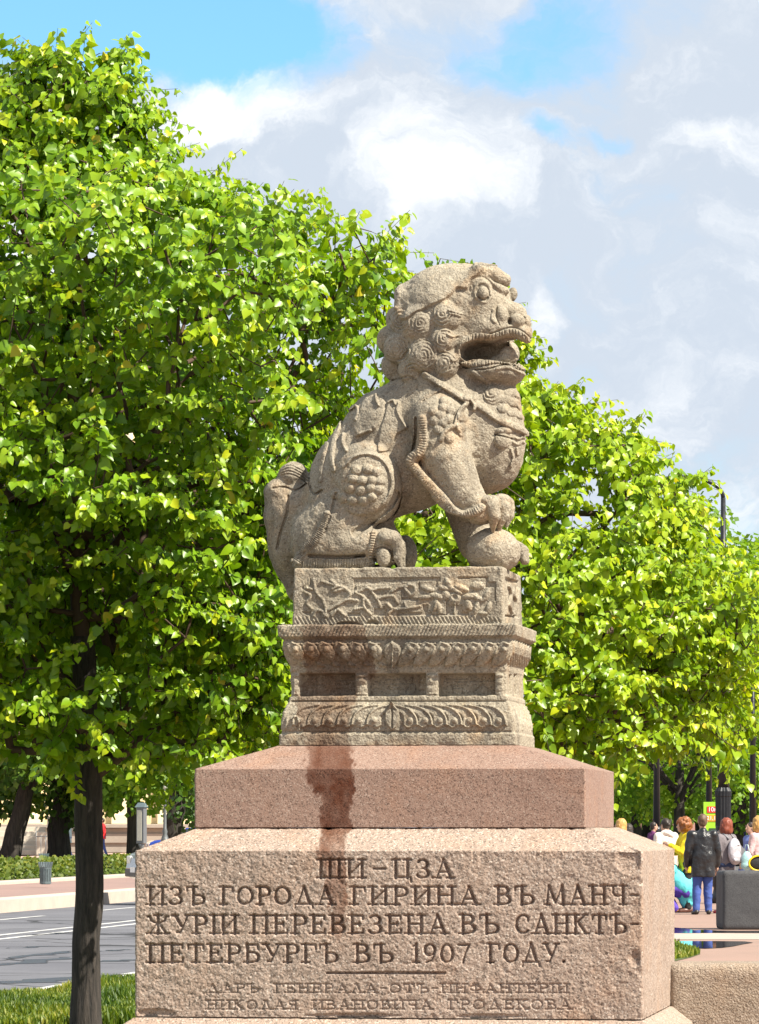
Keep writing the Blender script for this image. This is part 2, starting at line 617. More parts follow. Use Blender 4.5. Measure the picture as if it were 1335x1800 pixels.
def ring_block(name, prof, mat, parent, nf=300, ns=120, corner=5.0, front=None, right=None, rough=1.2, wet_shade_f=None, seed=0, xoff=0.0, chip=0.0):
    """a block swept round a rectangle. prof: list of (z, a, b) half extents in pixel units, bottom to top, finely sampled.
    front / right: function(u, v) -> outward displacement in pixel units, drawn in photo pixels."""
    prof = np.array(prof, float)
    z, a, b = prof.T
    R = len(z)
    # perimeter in unit form: for each column: side code and param
    nb = 40
    r = corner

    def side(n):
        return np.linspace(0, 1, n)
    arcs = [0.2, 0.5, 0.8]
    cols = []
    for k in side(nf): cols.append(('f', k))
    for k in arcs: cols.append(('c0', k))
    for k in side(ns): cols.append(('r', k))
    for k in arcs: cols.append(('c1', k))
    for k in side(nb): cols.append(('b', k))
    for k in arcs: cols.append(('c2', k))
    for k in side(nb): cols.append(('l', k))
    for k in arcs: cols.append(('c3', k))
    Cn = len(cols)
    X = np.zeros((R, Cn)); Y = np.zeros((R, Cn)); NX = np.zeros(Cn); NY = np.zeros(Cn)
    for j, (c, k) in enumerate(cols):
        if c == 'f': X[:, j] = -(a - r) + 2 * (a - r) * k; Y[:, j] = -b; NY[j] = -1
        elif c == 'r': X[:, j] = a; Y[:, j] = -(b - r) + 2 * (b - r) * k; NX[j] = 1
        elif c == 'b': X[:, j] = (a - r) - 2 * (a - r) * k; Y[:, j] = b; NY[j] = 1
        elif c == 'l': X[:, j] = -a; Y[:, j] = (b - r) - 2 * (b - r) * k; NX[j] = -1
        else:
            q = int(c[1]); ang = -math.pi / 2 + q * math.pi / 2 + k * math.pi / 2
            sx_, sy_ = (1, -1) if q == 0 else (1, 1) if q == 1 else (-1, 1) if q == 2 else (-1, -1)
            X[:, j] = sx_ * (a - r) + r * math.cos(ang); Y[:, j] = sy_ * (b - r) + r * math.sin(ang)
            NX[j] = math.cos(ang); NY[j] = math.sin(ang)
    X += xoff
    Z = np.repeat(z[:, None], Cn, 1)
    # profile normal
    db = np.gradient(b); dz = np.gradient(z)
    L = np.hypot(db, dz) + 1e-9
    no = dz / L; nz = -db / L
    D = rough * (fbm(X / 9.0 + 50, Y / 9.0 + 70, Z / 9.0 + 90, oct=3, seed=seed) + 0.8 * fbm(X / 40.0 + 9, Y / 40.0 + 5, Z / 40.0 + 3, oct=2, seed=seed + 5))
    uu, vv = to_image(X, Y, Z)
    fi = [j for j, (c, k) in enumerate(cols) if c == 'f']
    ri = [j for j, (c, k) in enumerate(cols) if c == 'r']
    if front is not None:
        fade = np.clip(np.minimum(np.arange(nf), np.arange(nf)[::-1]) / 3.0, 0, 1)
        D[:, fi] += front(uu[:, fi], vv[:, fi]) * fade
    if right is not None:
        fade = np.clip(np.minimum(np.arange(ns), np.arange(ns)[::-1]) / 3.0, 0, 1)
        D[:, ri] += right(uu[:, ri], vv[:, ri]) * fade
    if chip:
        # chipped arrises: near the vertical corners and the ends of the profile
        ex = np.minimum(np.abs(np.abs(X - xoff) - a[:, None]) , 60) + np.minimum(np.abs(np.abs(Y) - b[:, None]), 60)
        ez = np.minimum(np.abs(Z - z[0]), np.abs(Z - z[-1]))
        cn = fbm(X / 14 + 3, Y / 14 + 8, Z / 14 + 2, oct=2, seed=seed + 9)
        D -= chip * np.clip(cn - 0.12, 0, 1) * 3.0 * np.exp(-np.minimum(ex, ez * 1.3) / 7.0)
    X = X + D * NX[None, :] * no[:, None]
    Y = Y + D * NY[None, :] * no[:, None]
    Z = Z + D * nz[:, None]
    V = np.stack([X, Y, Z], -1).reshape(-1, 3)
    i = np.arange(R - 1)[:, None]; j = np.arange(Cn)[None, :]
    j2 = (j + 1) % Cn
    Q = np.stack(np.broadcast_arrays(i * Cn + j, i * Cn + j2, (i + 1) * Cn + j2, (i + 1) * Cn + j), -1).reshape(-1, 4)
    ct = len(V)
    V = np.vstack([V, [[xoff, 0, z[-1]], [xoff, 0, z[0]]]])
    jj = np.arange(Cn)
    T1 = np.stack([(R - 1) * Cn + jj, (R - 1) * Cn + (jj + 1) % Cn, np.full(Cn, ct)], -1)
    T2 = np.stack([(jj + 1) % Cn, jj, np.full(Cn, ct + 1)], -1)
    wet = np.zeros(len(V))
    if wet_shade_f is not None:
        wet[:-2] = wet_shade_f(uu, vv, np.repeat((Y.reshape(R, Cn)[:, :] < 0).reshape(R, Cn), 1, 1)).reshape(-1)
    return np_mesh(name, V * U, [Q, T1, T2], mat, parent, True, {'wet': wet})


def rows(z0, z1, n):
    return list(np.linspace(z0, z1, n))


# half extents (pixel units at the statue's axis)
def half(ul, ur, b):
    x0, _ = to_local(ul, 1450, -b); x1, _ = to_local(ur, 1450, -b)
    return (x1 - x0) / 2, (x0 + x1) / 2


BB, BR, BS, BP = 352.0, 271.0, 156.0, 147.0
A_B, X_B = half(237, 1131, BB)
A_R, X_R = half(342, 1030, BR)
A_S, X_S = half(490, 907, BS)
A_P, X_P = half(515, 885, BP)


def zf(v, b):
    return (HV - v) * (F - b * CT) / F


# ---- letters: strokes in a unit cell (cap height 1, y up); thick stems, thin hairlines, serifs
TK, TN = 0.17, 0.075


def _stem(x, y0=0, y1=1, w=TK): return ('s', [(x, y0), (x, y1)], w)
def _hair(x0, y0, x1, y1, w=TN): return ('s', [(x0, y0), (x1, y1)], w)
def _ser(x, y, e=0.17): return ('s', [(x - e, y), (x + e, y)], 0.055)
def _feet(x): return [_ser(x, 0.02), _ser(x, 0.98)]


def _arc(cx, cy, rx, ry, a0, a1, thick=TK, thin=TN, n=14):
    out = []
    for k in range(n):
        t0 = math.radians(a0 + (a1 - a0) * k / n); t1 = math.radians(a0 + (a1 - a0) * (k + 1) / n)
        wgt = abs(math.cos((t0 + t1) / 2))
        out.append(('s', [(cx + rx * math.cos(t0), cy + ry * math.sin(t0)), (cx + rx * math.cos(t1), cy + ry * math.sin(t1))], thin + (thick - thin) * wgt))
    return out


def _bowl(x, y0, y1, wd):
    """right-hand bowl of B, P, soft sign"""
    cy, ry = (y0 + y1) / 2, (y1 - y0) / 2 - 0.03
    return [_hair(x, y0 + .03, x + wd * .45, y0 + .03), _hair(x, y1 - .03, x + wd * .45, y1 - .03)] + _arc(x + wd * .45, cy, wd * .55 - .06, ry, -90, 90, n=10)


GL = {
    'И': (0.82, [_stem(.14), _stem(.68)] + _feet(.14) + _feet(.68) + [_hair(.14, .16, .68, .84)]),
    'Н': (0.82, [_stem(.14), _stem(.68)] + _feet(.14) + _feet(.68) + [_hair(.14, .52, .68, .52)]),
    'П': (0.82, [_stem(.14), _stem(.68)] + _feet(.14) + _feet(.68) + [_hair(.14, .96, .68, .96)]),
    'Ш': (1.05, [_stem(.14), _stem(.52), _stem(.90)] + _feet(.14) + _feet(.52) + _feet(.90) + [_hair(.14, .04, .90, .04)]),
    'Ц': (0.88, [_stem(.14), _stem(.66)] + [_ser(.14, .98), _ser(.66, .98)] + [_hair(.14, .04, .8, .04), _hair(.8, .04, .82, -.2, .08)]),
    'І': (0.30, [_stem(.15)] + _feet(.15)),
    'Г': (0.62, [_stem(.14)] + _feet(.14) + [_hair(.14, .96, .58, .96), ('s', [(.57, .96), (.60, .72)], .07)]),
    'Е': (0.68, [_stem(.14)] + _feet(.14) + [_hair(.14, .96, .6, .96), _hair(.14, .04, .62, .04), _hair(.14, .52, .46, .52), ('s', [(.6, .96), (.6, .78)], .06), ('s', [(.62, .04), (.63, .24)], .06), ('s', [(.46, .42), (.46, .62)], .06)]),
    'Т': (0.76, [_stem(.38), _ser(.38, .02), _hair(.05, .96, .71, .96), ('s', [(.05, .96), (.04, .74)], .06), ('s', [(.71, .96), (.72, .74)], .06)]),
    'Р': (0.66, [_stem(.14)] + _feet(.14) + _bowl(.14, .44, 1.0, .52)),
    'В': (0.70, [_stem(.14)] + _bowl(.14, .0, .53, .56) + _bowl(.14, .52, 1.0, .48) + [_ser(.10, .02, .12), _ser(.10, .98, .12)]),
    'Б': (0.70, [_stem(.14), _hair(.10, .96, .60, .96), ('s', [(.6, .96), (.61, .78)], .06)] + _bowl(.14, .0, .58, .56) + [_ser(.10, .02, .12)]),
    'Ь': (0.70, [_stem(.14)] + _bowl(.14, .0, .55, .55) + [_ser(.14, .98)]),
    'Ъ': (0.84, [_stem(.30), _hair(.02, .96, .30, .96), ('s', [(.02, .96), (.01, .76)], .06)] + _bowl(.30, .0, .55, .54) + [_ser(.36, .98, .10)]),
    'А': (0.86, [('s', [(.42, 1.0), (.74, .0)], TK), _hair(.42, .98, .12, .0, .08), _hair(.22, .32, .6, .32), _ser(.12, .02), _ser(.74, .02)]),
    'Д': (0.92, [('s', [(.46, 1.0), (.74, .06)], TK), _hair(.46, .98, .16, .05, .08), _hair(.06, .04, .86, .04), ('s', [(.06, .04), (.03, -.16)], .07), ('s', [(.86, .04), (.89, -.16)], .07)]),
    'Л': (0.84, [('s', [(.44, .98), (.70, .0)], TK), _hair(.42, .96, .14, .02, .08), _ser(.12, .02), _ser(.70, .02), _hair(.3, .97, .5, .97)]),
    'М': (1.0, [('s', [(.82, 1.0), (.88, .0)], TK), _hair(.18, .98, .10, .0, .08), ('s', [(.20, 1.0), (.50, .12)], .14), _hair(.50, .12, .82, .98, .08), _ser(.10, .02, .13), _ser(.88, .02, .14)]),
    'У': (0.80, [('s', [(.12, 1.0), (.42, .38)], .15), _hair(.70, .98, .34, .06, .08), ('s', [(.34, .06), (.2, .08)], .12), _ser(.12, .98, .13), _ser(.70, .98, .11)]),
    'Ч': (0.78, [_stem(.62)] + [_ser(.62, .02), _ser(.62, .98), _ser(.14, .98)] + [('s', [(.14, .98), (.15, .62)], .13), ('s', [(.15, .62), (.26, .48), (.44, .45), (.62, .52)], .075)]),
    'К': (0.80, [_stem(.14)] + _feet(.14) + [_hair(.14, .48, .6, .96, .08), ('s', [(.28, .58), (.68, .0)], .15), _ser(.62, .98, .12), _ser(.70, .02, .12)]),
    'Ж': (1.06, [_stem(.53)] + _feet(.53) + [_hair(.53, .52, .22, .70, .07), ('s', [(.22, .70), (.16, .94), (.06, .92)], .11), _hair(.53, .52, .84, .70, .07), ('s', [(.84, .70), (.9, .94), (1.0, .92)], .11),
                       ('s', [(.45, .52), (.14, .0)], .10), ('s', [(.61, .52), (.92, .0)], .10), _ser(.12, .02, .11), _ser(.94, .02, .11)]),
    'О': (0.84, _arc(.42, .5, .34, .46, 0, 360, n=24)),
    'С': (0.74, _arc(.42, .5, .34, .46, 50, 315, n=20) + [('s', [(.65, .86), (.66, .66)], .06)]),
    'З': (0.66, _arc(.30, .74, .22, .23, 150, -90, n=14) + _arc(.30, .26, .26, .24, 90, -155, n=16)),
    'Я': (0.72, [_stem(.56)] + _feet(.56) + _arc(.36, .73, .24, .25, 90, 270, n=12) + [_hair(.36, .98, .56, .98), _hair(.36, .48, .56, .48), ('s', [(.36, .48), (.12, .0)], .12), _ser(.12, .02, .1)]),
    'Ф': (0.90, [_stem(.45)] + _feet(.45) + _arc(.45, .52, .36, .28, 0, 360, n=22)),
    '1': (0.42, [_stem(.22), _ser(.22, .02), ('s', [(.22, .98), (.06, .86)], .08)]),
    '9': (0.68, _arc(.33, .68, .25, .29, 0, 360, n=20) + [('s', [(.58, .68), (.54, .38), (.40, .12), (.18, .02)], .11)]),
    '0': (0.72, _arc(.36, .5, .28, .47, 0, 360, n=22)),
    '7': (0.66, [('s', [(.06, .95), (.6, .95)], .11), ('s', [(.6, .95), (.40, .5), (.30, .0)], .13)]),
    '-': (0.50, [('s', [(.08, .5), (.42, .5)], .09)]),
    '.': (0.22, [('s', [(.1, .06), (.11, .07)], .17)]),
}


def word(rel, text, u0, u1, vtop, vbot, depth):
    gap = 0.14
    wd = sum(GL[c][0] for c in text) + gap * (len(text) - 1)
    k = (u1 - u0) / wd
    H = vbot - vtop
    x = u0
    q = min(k, H * 1.15)
    for c in text:
        cw, strokes = GL[c]
        for (_, pts, wid) in strokes:
            P = [(x + px * k, vbot - py * H) for (px, py) in pts]
            ww = max(wid * 0.5 * (q + H), 4.2 if H > 20 else 3.3)
            idx = rel._box(P, ww)
            if len(idx[0]) == 0: continue
            d = rel.dist(np.array(P), idx)
            g = np.clip((ww / 2 - d) / 2.6 + 0.15, 0, 1) * min(depth, 3.5 + ww * 0.75)
            rel.h[idx] = np.minimum(rel.h[idx], -g)
        x += (cw + gap) * k


def streak_and_letter_shade(uu, vv, front):
    """streak plus brown shade painted into the cut letters"""
    letter_shade = np.zeros_like(uu)
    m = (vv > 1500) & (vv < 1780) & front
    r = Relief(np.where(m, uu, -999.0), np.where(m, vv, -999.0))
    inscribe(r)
    letter_shade = np.clip(-r.h / 6.0, 0, 1) * (0.20 + 0.22 * vnoise(uu / 9, vv / 9, seed=5))
    return np.maximum(wet_streak(uu, vv, front), letter_shade)


def wet_streak(uu, vv, front):
    """the irregular trail of rain water running down the middle-left of the pedestal"""
    n = fbm(uu / 16.0, vv / 22.0 + 0 * uu, oct=3, seed=31)
    n2 = fbm(uu / 5.0, vv / 7.0, oct=2, seed=77)
    lv = np.array([1090, 1180, 1230, 1300, 1320, 1352, 1375, 1400, 1455, 1470, 1500, 1520, 1560, 1600, 1650, 1700])
    lo = np.interp(vv, lv, [525, 540, 520, 538, 538, 536, 540, 560, 561, 567, 558, 560, 572, 580, 586, 594])
    hi = np.interp(vv, lv, [640, 660, 620, 615, 620, 619, 620, 620, 618, 608, 608, 608, 607, 606, 603, 600])
    d = np.minimum(uu - lo, hi - uu) + n * 10 + n2 * 8
    k = np.interp(vv, lv, [.7, .66, .6, .62, .9, 1, 1, 1, 1, .9, .88, .82, .76, .66, .5, 0])
    return np.clip(d / 4.0 + 0.5, 0, 1) * k * (.82 + .3 * n) * front


# ---- lower inscribed block
def inscribe(r):
    D1 = 11.0
    T = [("ШИ", 558, 642, 1511, 1544), ("-", 652, 682, 1511, 1544), ("ЦЗА", 690, 797, 1511, 1544),
         ("ИЗЪ", 258, 361, 1559, 1591), ("ГОРОДА", 387, 588, 1559, 1591), ("ГИРИНА", 616, 843, 1559, 1591), ("ВЪ", 870, 940, 1558, 1591), ("МАНЧ-", 958, 1125, 1557, 1591),
         ("ЖУРІИ", 257, 418, 1609, 1642), ("ПЕРЕВЕЗЕНА", 440, 787, 1609, 1642), ("ВЪ", 808, 878, 1608, 1642), ("САНКТЪ-", 905, 1125, 1608, 1642),
         ("ПЕТЕРБУРГЪ", 258, 595, 1660, 1693), ("ВЪ", 622, 692, 1660, 1693), ("1907", 724, 827, 1660, 1693), ("ГОДУ.", 857, 995, 1659, 1693)]
    for (t, a, b, c, d) in T: word(r, t, a, b, c, d, D1)
    T2 = [("ДАРЪ", 362, 455, 1730, 1746), ("ГЕНЕРАЛА-ОТЪ-ИНФАНТЕРІИ", 482, 1000, 1730, 1746),
          ("НИКОЛАЯ", 362, 523, 1759, 1775), ("ИВАНОВИЧА", 548, 760, 1759, 1775), ("ГРОДЕКОВА.", 788, 1015, 1758, 1775)]
    for (t, a, b, c, d) in T2: word(r, t, a, b, c, d, 3.6)
    r.stroke([(575, 1711), (782, 1711)], 5.0, 6.0, False, 'min', 0.3)


def front_lower(uu, vv):
    r = Relief(uu, vv)
    inscribe(r)
    h = r.h
    # broken surface of the split granite
    h += 1.0 * np.clip(fbm(uu / 17, vv / 17, oct=4, seed=3), -1, .3) + 0.65 * fbm(uu / 5, vv / 5, oct=2, seed=4)
    h -= 2.2 * np.clip(fbm(uu / 6.5, vv / 6.5, oct=2, seed=14) - .30, 0, .5)
    # knocked-off patches at the right arris
    r.bump(1108, 1512, 26, 26, -4.5, 'add', 0.6); r.bump(1118, 1685, 12, 16, -4, 'add', .6); r.bump(1112, 1590, 14, 20, -1.5, 'add')
    r.bump(270, 1782, 40, 9, -4, 'add', .6); r.bump(620, 1786, 90, 5, -4, 'add', .6); r.bump(860, 1787, 60, 5, -4, 'add', .6)
    return r.h


pedestal = thing('granite_pedestal', 'stepped pink and red-brown granite pedestal with carved Cyrillic inscription and a dark wet streak', 'pedestal', MON, MON_RZ)
zb0, zb1, zr0 = zf(1790, BB), zf(1496, BB), zf(1455.5, BR)
prof = [(z, A_B, BB) for z in rows(zb0, zb1, 225)]
for k in np.linspace(0, 1, 30)[1:]:
    prof.append((zb1 + (zr0 - zb1) * k, A_B + (A_R + 2 - A_B) * k, BB + (BR - 4 - BB) * k))
ring_block('lower_block', prof, M['pink'], pedestal, 660, 150, 4.0, front_lower, None, 0.9, streak_and_letter_shade, 1, X_B, 2.2)
zr1, zs0 = zf(1351.5, BR), zf(1311, BS)
prof = [(z, A_R, BR) for z in rows(zr0 + 0.5, zr1, 70)]
for k in np.linspace(0, 1, 26)[1:]:
    prof.append((zr1 + (zs0 - zr1) * k, A_R + (A_S + 4 - A_R) * k, BR + (BS + 4 - BR) * k))
ring_block('upper_block', prof, M['red'], pedestal, 420, 120, 3.0, None, None, 0.45, wet_streak, 2, X_R, 0.5)
# base course under the lower block, its top falling outwards
prof = [(z, A_B + 40, BB + 40) for z in rows(-EYE / U, zb0 - 30, 30)]
for k in np.linspace(0, 1, 20)[1:]:
    prof.append((zb0 - 30 + 28 * k, A_B + 40 - 36 * k, BB + 40 - 36 * k))
ring_block('base_course', prof, M['pink'], pedestal, 260, 80, 5.0, None, None, 1.0, None, 5, X_B, 1.5)
mj = MB()
mj.box((X_B * U, 0, (zb0 - 1) * U), ((A_B * 2 - 6) * U, (BB * 2 - 6) * U, 6 * U))
mj.build('mortar_joint', simple('dark_mortar', (.05, .042, .035), .9), pedestal)

# ---- carved throne base with lotus petals
throne = thing('carved_throne_base', 'beige stone throne base with lotus petals, small columns and sunk Chinese characters under the lion', 'stone base', MON, MON_RZ)
zt0, zt1 = zs0 + 0.8, zf(1097.5, BS)


def sumeru_profile():
    # (photo row, left edge column) traced down the left side
    e = [(1311, 490), (1291, 490.5), (1288, 493), (1270, 493), (1252, 496), (1240, 501), (1232, 505), (1230, 504), (1224, 505), (1222, 508), (1181, 508), (1178, 507),
         (1168, 507), (1160, 502), (1148, 497), (1136, 495), (1128, 495), (1124, 497), (1121, 493), (1118, 488.5), (1099, 487), (1097.5, 489)]
    v = np.array([p[0] for p in e])[::-1]; x = np.array([p[1] for p in e])[::-1]
    out = []
    for z in rows(zt0, zt1, 190):
        vv = HV - z * F / (F - BS * CT)
        ins = np.interp(vv, v, x) - 490
        out.append((z, A_S - ins, BS - ins))
    return out


def front_throne(uu, vv):
    r = Relief(uu, vv)
    cu = 690.0
    # upper row: petals leaning away from the centre, curled tips at the top
    for s_ in (-1, 1):
        for k in range(1, 8):
            c = cu + s_ * (8 + k * 27.5)
            if c < 494 or c > 902: continue
            tip = (c, 1133)
            r.raise_poly([(c - 13, 1136), (c - 4, 1130), (c + 6, 1132), (c + 13, 1137), (c + 13 - s_ * 6, 1150), (c - s_ * 12, 1168), (c - s_ * 26, 1170), (c - 13 - s_ * 8, 1150)], 5.5, 3.0)
            r.bump(c + s_ * -3, 1141, 5.5, 5.5, 4.5, 'add')
            r.stroke([(c - 13, 1133), (c - 5, 1129), (c + 4, 1132), (c + 13, 1131)], 3.4, 3.0)
    r.raise_poly([(690, 1127), (703, 1138), (702, 1155), (690, 1172), (678, 1155), (677, 1138)], 7.0, 3.0)
    r.stroke([(690, 1131), (690, 1168)], 3, 3.5, False, 'add')
    r.stroke([(690, 1134), (689, 1166)], 2.4, -3.5, False, 'add')
    # lower row
    for s_ in (-1, 1):
        for k in range(1, 8):
            c = cu + s_ * (6 + k * 26.0)
            if c < 512 or c > 896: continue
            r.raise_poly([(c - s_ * 40, 1240), (c - s_ * 12, 1243), (c + s_ * 6, 1253), (c + s_ * 13, 1272), (c + s_ * 2, 1275), (c - s_ * 6, 1279), (c - s_ * 12, 1272), (c - s_ * 14, 1258)], 4.0, 3.0)
            r.stroke([(c - s_ * 34, 1241), (c - s_ * 10, 1246), (c + s_ * 8, 1258), (c + s_ * 13, 1275)], 3.2, 3.4)
            r.bump(c, 1267, 5.5, 5, 4, 'add')
            r.stroke([(c - s_ * 12, 1274), (c - s_ * 4, 1279), (c + s_ * 3, 1276), (c + s_ * 12, 1274)], 3, 2.5)
    r.raise_poly([(690, 1238), (702, 1255), (700, 1272), (690, 1283), (680, 1272), (678, 1255)], 6.5, 3.0)
    r.stroke([(690, 1244), (690, 1279)], 3, -3.5, False, 'add')
    # corner leaf of the lower row
    r.stroke([(505, 1262), (503, 1280)], 4, 3); r.stroke([(512, 1264), (524, 1262), (527, 1283)], 3, 3); r.stroke([(516, 1268), (520, 1280)], 5, 3)
    r.stroke([(494, 1286), (905, 1286)], 2.4, -2.5, False, 'add'); r.stroke([(500, 1233), (900, 1233)], 2, -2, False, 'add')
    # tooling on the top band
    m = (vv < 1119)
    r.h += m * 0.9 * np.sin((uu + (vv - 1100) * .5) * 2 * math.pi / 6.5 + 2 * fbm(uu / 20, vv / 20, seed=8))
    # sunk panels between small columns
    for (a, b) in ((525.5, 627), (646, 749), (772, 872)):
        P = [(a, 1185), (b, 1184), (b, 1221), (a, 1223)]
        idx = r._box(P, 3); d = r.polyd(P, idx)
        q = np.clip(0.5 - d / 2.0, 0, 1)
        r.h[idx] -= q * 26.0
    for c in (516, 636, 760, 882):
        for (y, hh) in ((1188, 4), (1199, 8), (1211, 10), (1220, 4)):
            r.bump(c, y, 10, hh, 3.5, 'max', 0.5)
    ch = [  # characters, drawn as strokes, right to left
        [[(824, 1196), (868, 1195)], [(846, 1188), (845, 1203), (830, 1216)], [(846, 1202), (866, 1216)]],
        [[(782, 1193), (818, 1192)], [(800, 1188), (800, 1202)], [(784, 1198), (816, 1197)], [(788, 1204), (814, 1203)], [(792, 1207), (792, 1217)], [(792, 1208), (810, 1208), (810, 1217)]],
        [[(722, 1188), (722, 1200)], [(708, 1192), (712, 1197)], [(738, 1191), (732, 1197)], [(706, 1201), (742, 1200)], [(718, 1202), (710, 1216)], [(728, 1202), (729, 1214), (742, 1214)]],
        [[(656, 1194), (664, 1201)], [(656, 1208), (666, 1212)], [(678, 1193), (698, 1192)], [(674, 1201), (702, 1200)], [(688, 1188), (688, 1202)], [(680, 1206), (680, 1218)], [(680, 1206), (698, 1206), (698, 1218)], [(682, 1212), (698, 1212)]],
        [[(586, 1195), (614, 1194)], [(588, 1203), (612, 1202)], [(580, 1213), (596, 1210), (614, 1213)]],
        [[(536, 1204), (572, 1202)], [(552, 1190), (552, 1216)]]]
    for g in ch:
        for s2 in g:
            r.stroke(s2, 3.2, -2.0, False, 'add', 0.2)
    return r.h


def right_throne(uu, vv):
    r = Relief(uu, vv)
    for (a, b) in ((896, 900.5), (904.5, 909)):
        P = [(a, 1186), (b, 1186), (b, 1221), (a, 1222)]
        idx = r._box(P, 2); d = r.polyd(P, idx)
        r.h[idx] -= np.clip(0.5 - d / 1.2, 0, 1) * 14
    band = ((vv > 1126) & (vv < 1172)) | ((vv > 1240) & (vv < 1285))
    r.h += band * 1.6 * np.sin(uu * 2 * math.pi / 4.0 + vv * .1)
    return r.h


ring_block('petal_carved_block', sumeru_profile(), M['lion'], throne, 420, 150, 4.0, front_throne, right_throne, 1.3, wet_streak, 11, X_S, 2.0)

# ---- plinth of the lion
statue = thing('stone_lion_statue', 'seated weathered granite guardian lion facing right with one paw on a ball', 'statue', MON, MON_RZ)
zp0, zp1 = zt1 + 0.6, zf(997, BP)


def front_plinth(uu, vv):
    r = Relief(uu, vv)
    # sunk field with a stepped frame
    fr = [(546, 1018), (858, 1015), (858, 1024), (871, 1024), (871, 1070), (862, 1080), (546, 1083), (532, 1076), (532, 1032), (546, 1030)]
    idx = r._box(fr, 4); d = r.polyd(fr, idx)
    r.h[idx] -= np.clip(0.5 - d / 2.4, 0, 1) * 3.2
    r.h[idx] -= np.clip(1 - np.abs(d) / 1.6, 0, 1) * 1.6
    br = [[(574, 1083), (572, 1066), (566, 1052), (558, 1045), (553, 1030), (552, 1022)], [(578, 1072), (600, 1060), (612, 1054), (628, 1056)], [(612, 1052), (616, 1044), (606, 1034), (594, 1030), (566, 1022)],
          [(594, 1030), (584, 1036)], [(590, 1027), (582, 1020)], [(606, 1034), (588, 1040)], [(626, 1042), (640, 1050), (650, 1064)], [(640, 1050), (640, 1066), (652, 1080)], [(640, 1068), (624, 1071)],
          [(632, 1040), (648, 1034), (658, 1046), (666, 1058), (668, 1064)], [(652, 1038), (672, 1034), (686, 1034)], [(662, 1052), (690, 1048), (700, 1060)], [(690, 1040), (702, 1032), (716, 1031)], [(712, 1034), (722, 1046), (730, 1040), (728, 1030), (718, 1028)],
          [(682, 1062), (692, 1071), (712, 1070), (738, 1066)], [(692, 1071), (684, 1078)], [(716, 1070), (712, 1060)], [(552, 1083), (556, 1074), (566, 1074), (572, 1083)], [(584, 1082), (594, 1072), (606, 1082)], [(536, 1040), (546, 1048), (540, 1060), (548, 1070)], [(540, 1034), (548, 1036)]]
    for p in br:
        r.stroke(p, 5.4, 3.2, True, 'max', 0.2)
    lf = [(752, 1035, 14, 6, .3), (768, 1048, 16, 6, .2), (748, 1050, 14, 5, -.1), (784, 1046, 9, 9, 0), (802, 1038, 15, 5, .5), (812, 1034, 16, 6, .35), (826, 1048, 16, 6, -.2), (842, 1052, 14, 5, .4),
          (766, 1064, 5, 13, .1), (772, 1068, 5, 12, -.2), (800, 1052, 12, 11, 0), (790, 1028, 6, 16, -.5), (782, 1034, 12, 5, .2), (840, 1030, 14, 8, 0), (838, 1068, 5, 14, .3), (856, 1046, 6, 14, .5),
          (860, 1068, 6, 12, .2), (824, 1064, 7, 12, -.4), (850, 1078, 10, 4, 0)]
    for (a, b, ru, rv, ro) in lf:
        r.bump(a, b, ru * .9, rv * .9, 4.6, 'max', 0.5, ro)
    r.bump(800, 1050, 5, 5, -4, 'add'); r.stroke([(800, 1062), (799, 1078)], 4, 3.5); r.stroke([(770, 1056), (760, 1078)], 3, 3)
    # dressed margin along the foot
    m = (vv > 1084)
    r.h += m * 1.0 * np.sin((uu - (vv - 1084) * .6) * 2 * math.pi / 7.0)
    # broken lower arris
    r.bump(612, 1098, 22, 6, -10, 'add', .6); r.bump(656, 1098, 12, 9, -9, 'add', .6)
    return r.h


def right_plinth(uu, vv):
    r = Relief(uu, vv)
    P = [(889, 1014), (912, 1022), (912, 1086), (889, 1084)]
    idx = r._box(P, 2); d = r.polyd(P, idx)
    r.h[idx] -= np.clip(0.5 - d / 1.5, 0, 1) * 5
    for p in ([(893, 1030), (898, 1046), (894, 1062), (899, 1078)], [(903, 1028), (901, 1044), (906, 1058), (903, 1080)], [(909, 1034), (908, 1060)]):
        r.stroke(p, 3.0, 5, True, 'max', .3)
    return r.h


prof = [(z, A_P + 1 - 2 * (z - zp0) / (zp1 - zp0), BP) for z in rows(zp0, zp1 - 3, 80)] + [(zp1 - 1, A_P - 2.5, BP - 1.5), (zp1, A_P - 5, BP - 4)]
ring_block('plinth', prof, M['lion'], statue, 400, 120, 4.0, front_plinth, right_plinth, 1.4, None, 21, X_P, 2.4)
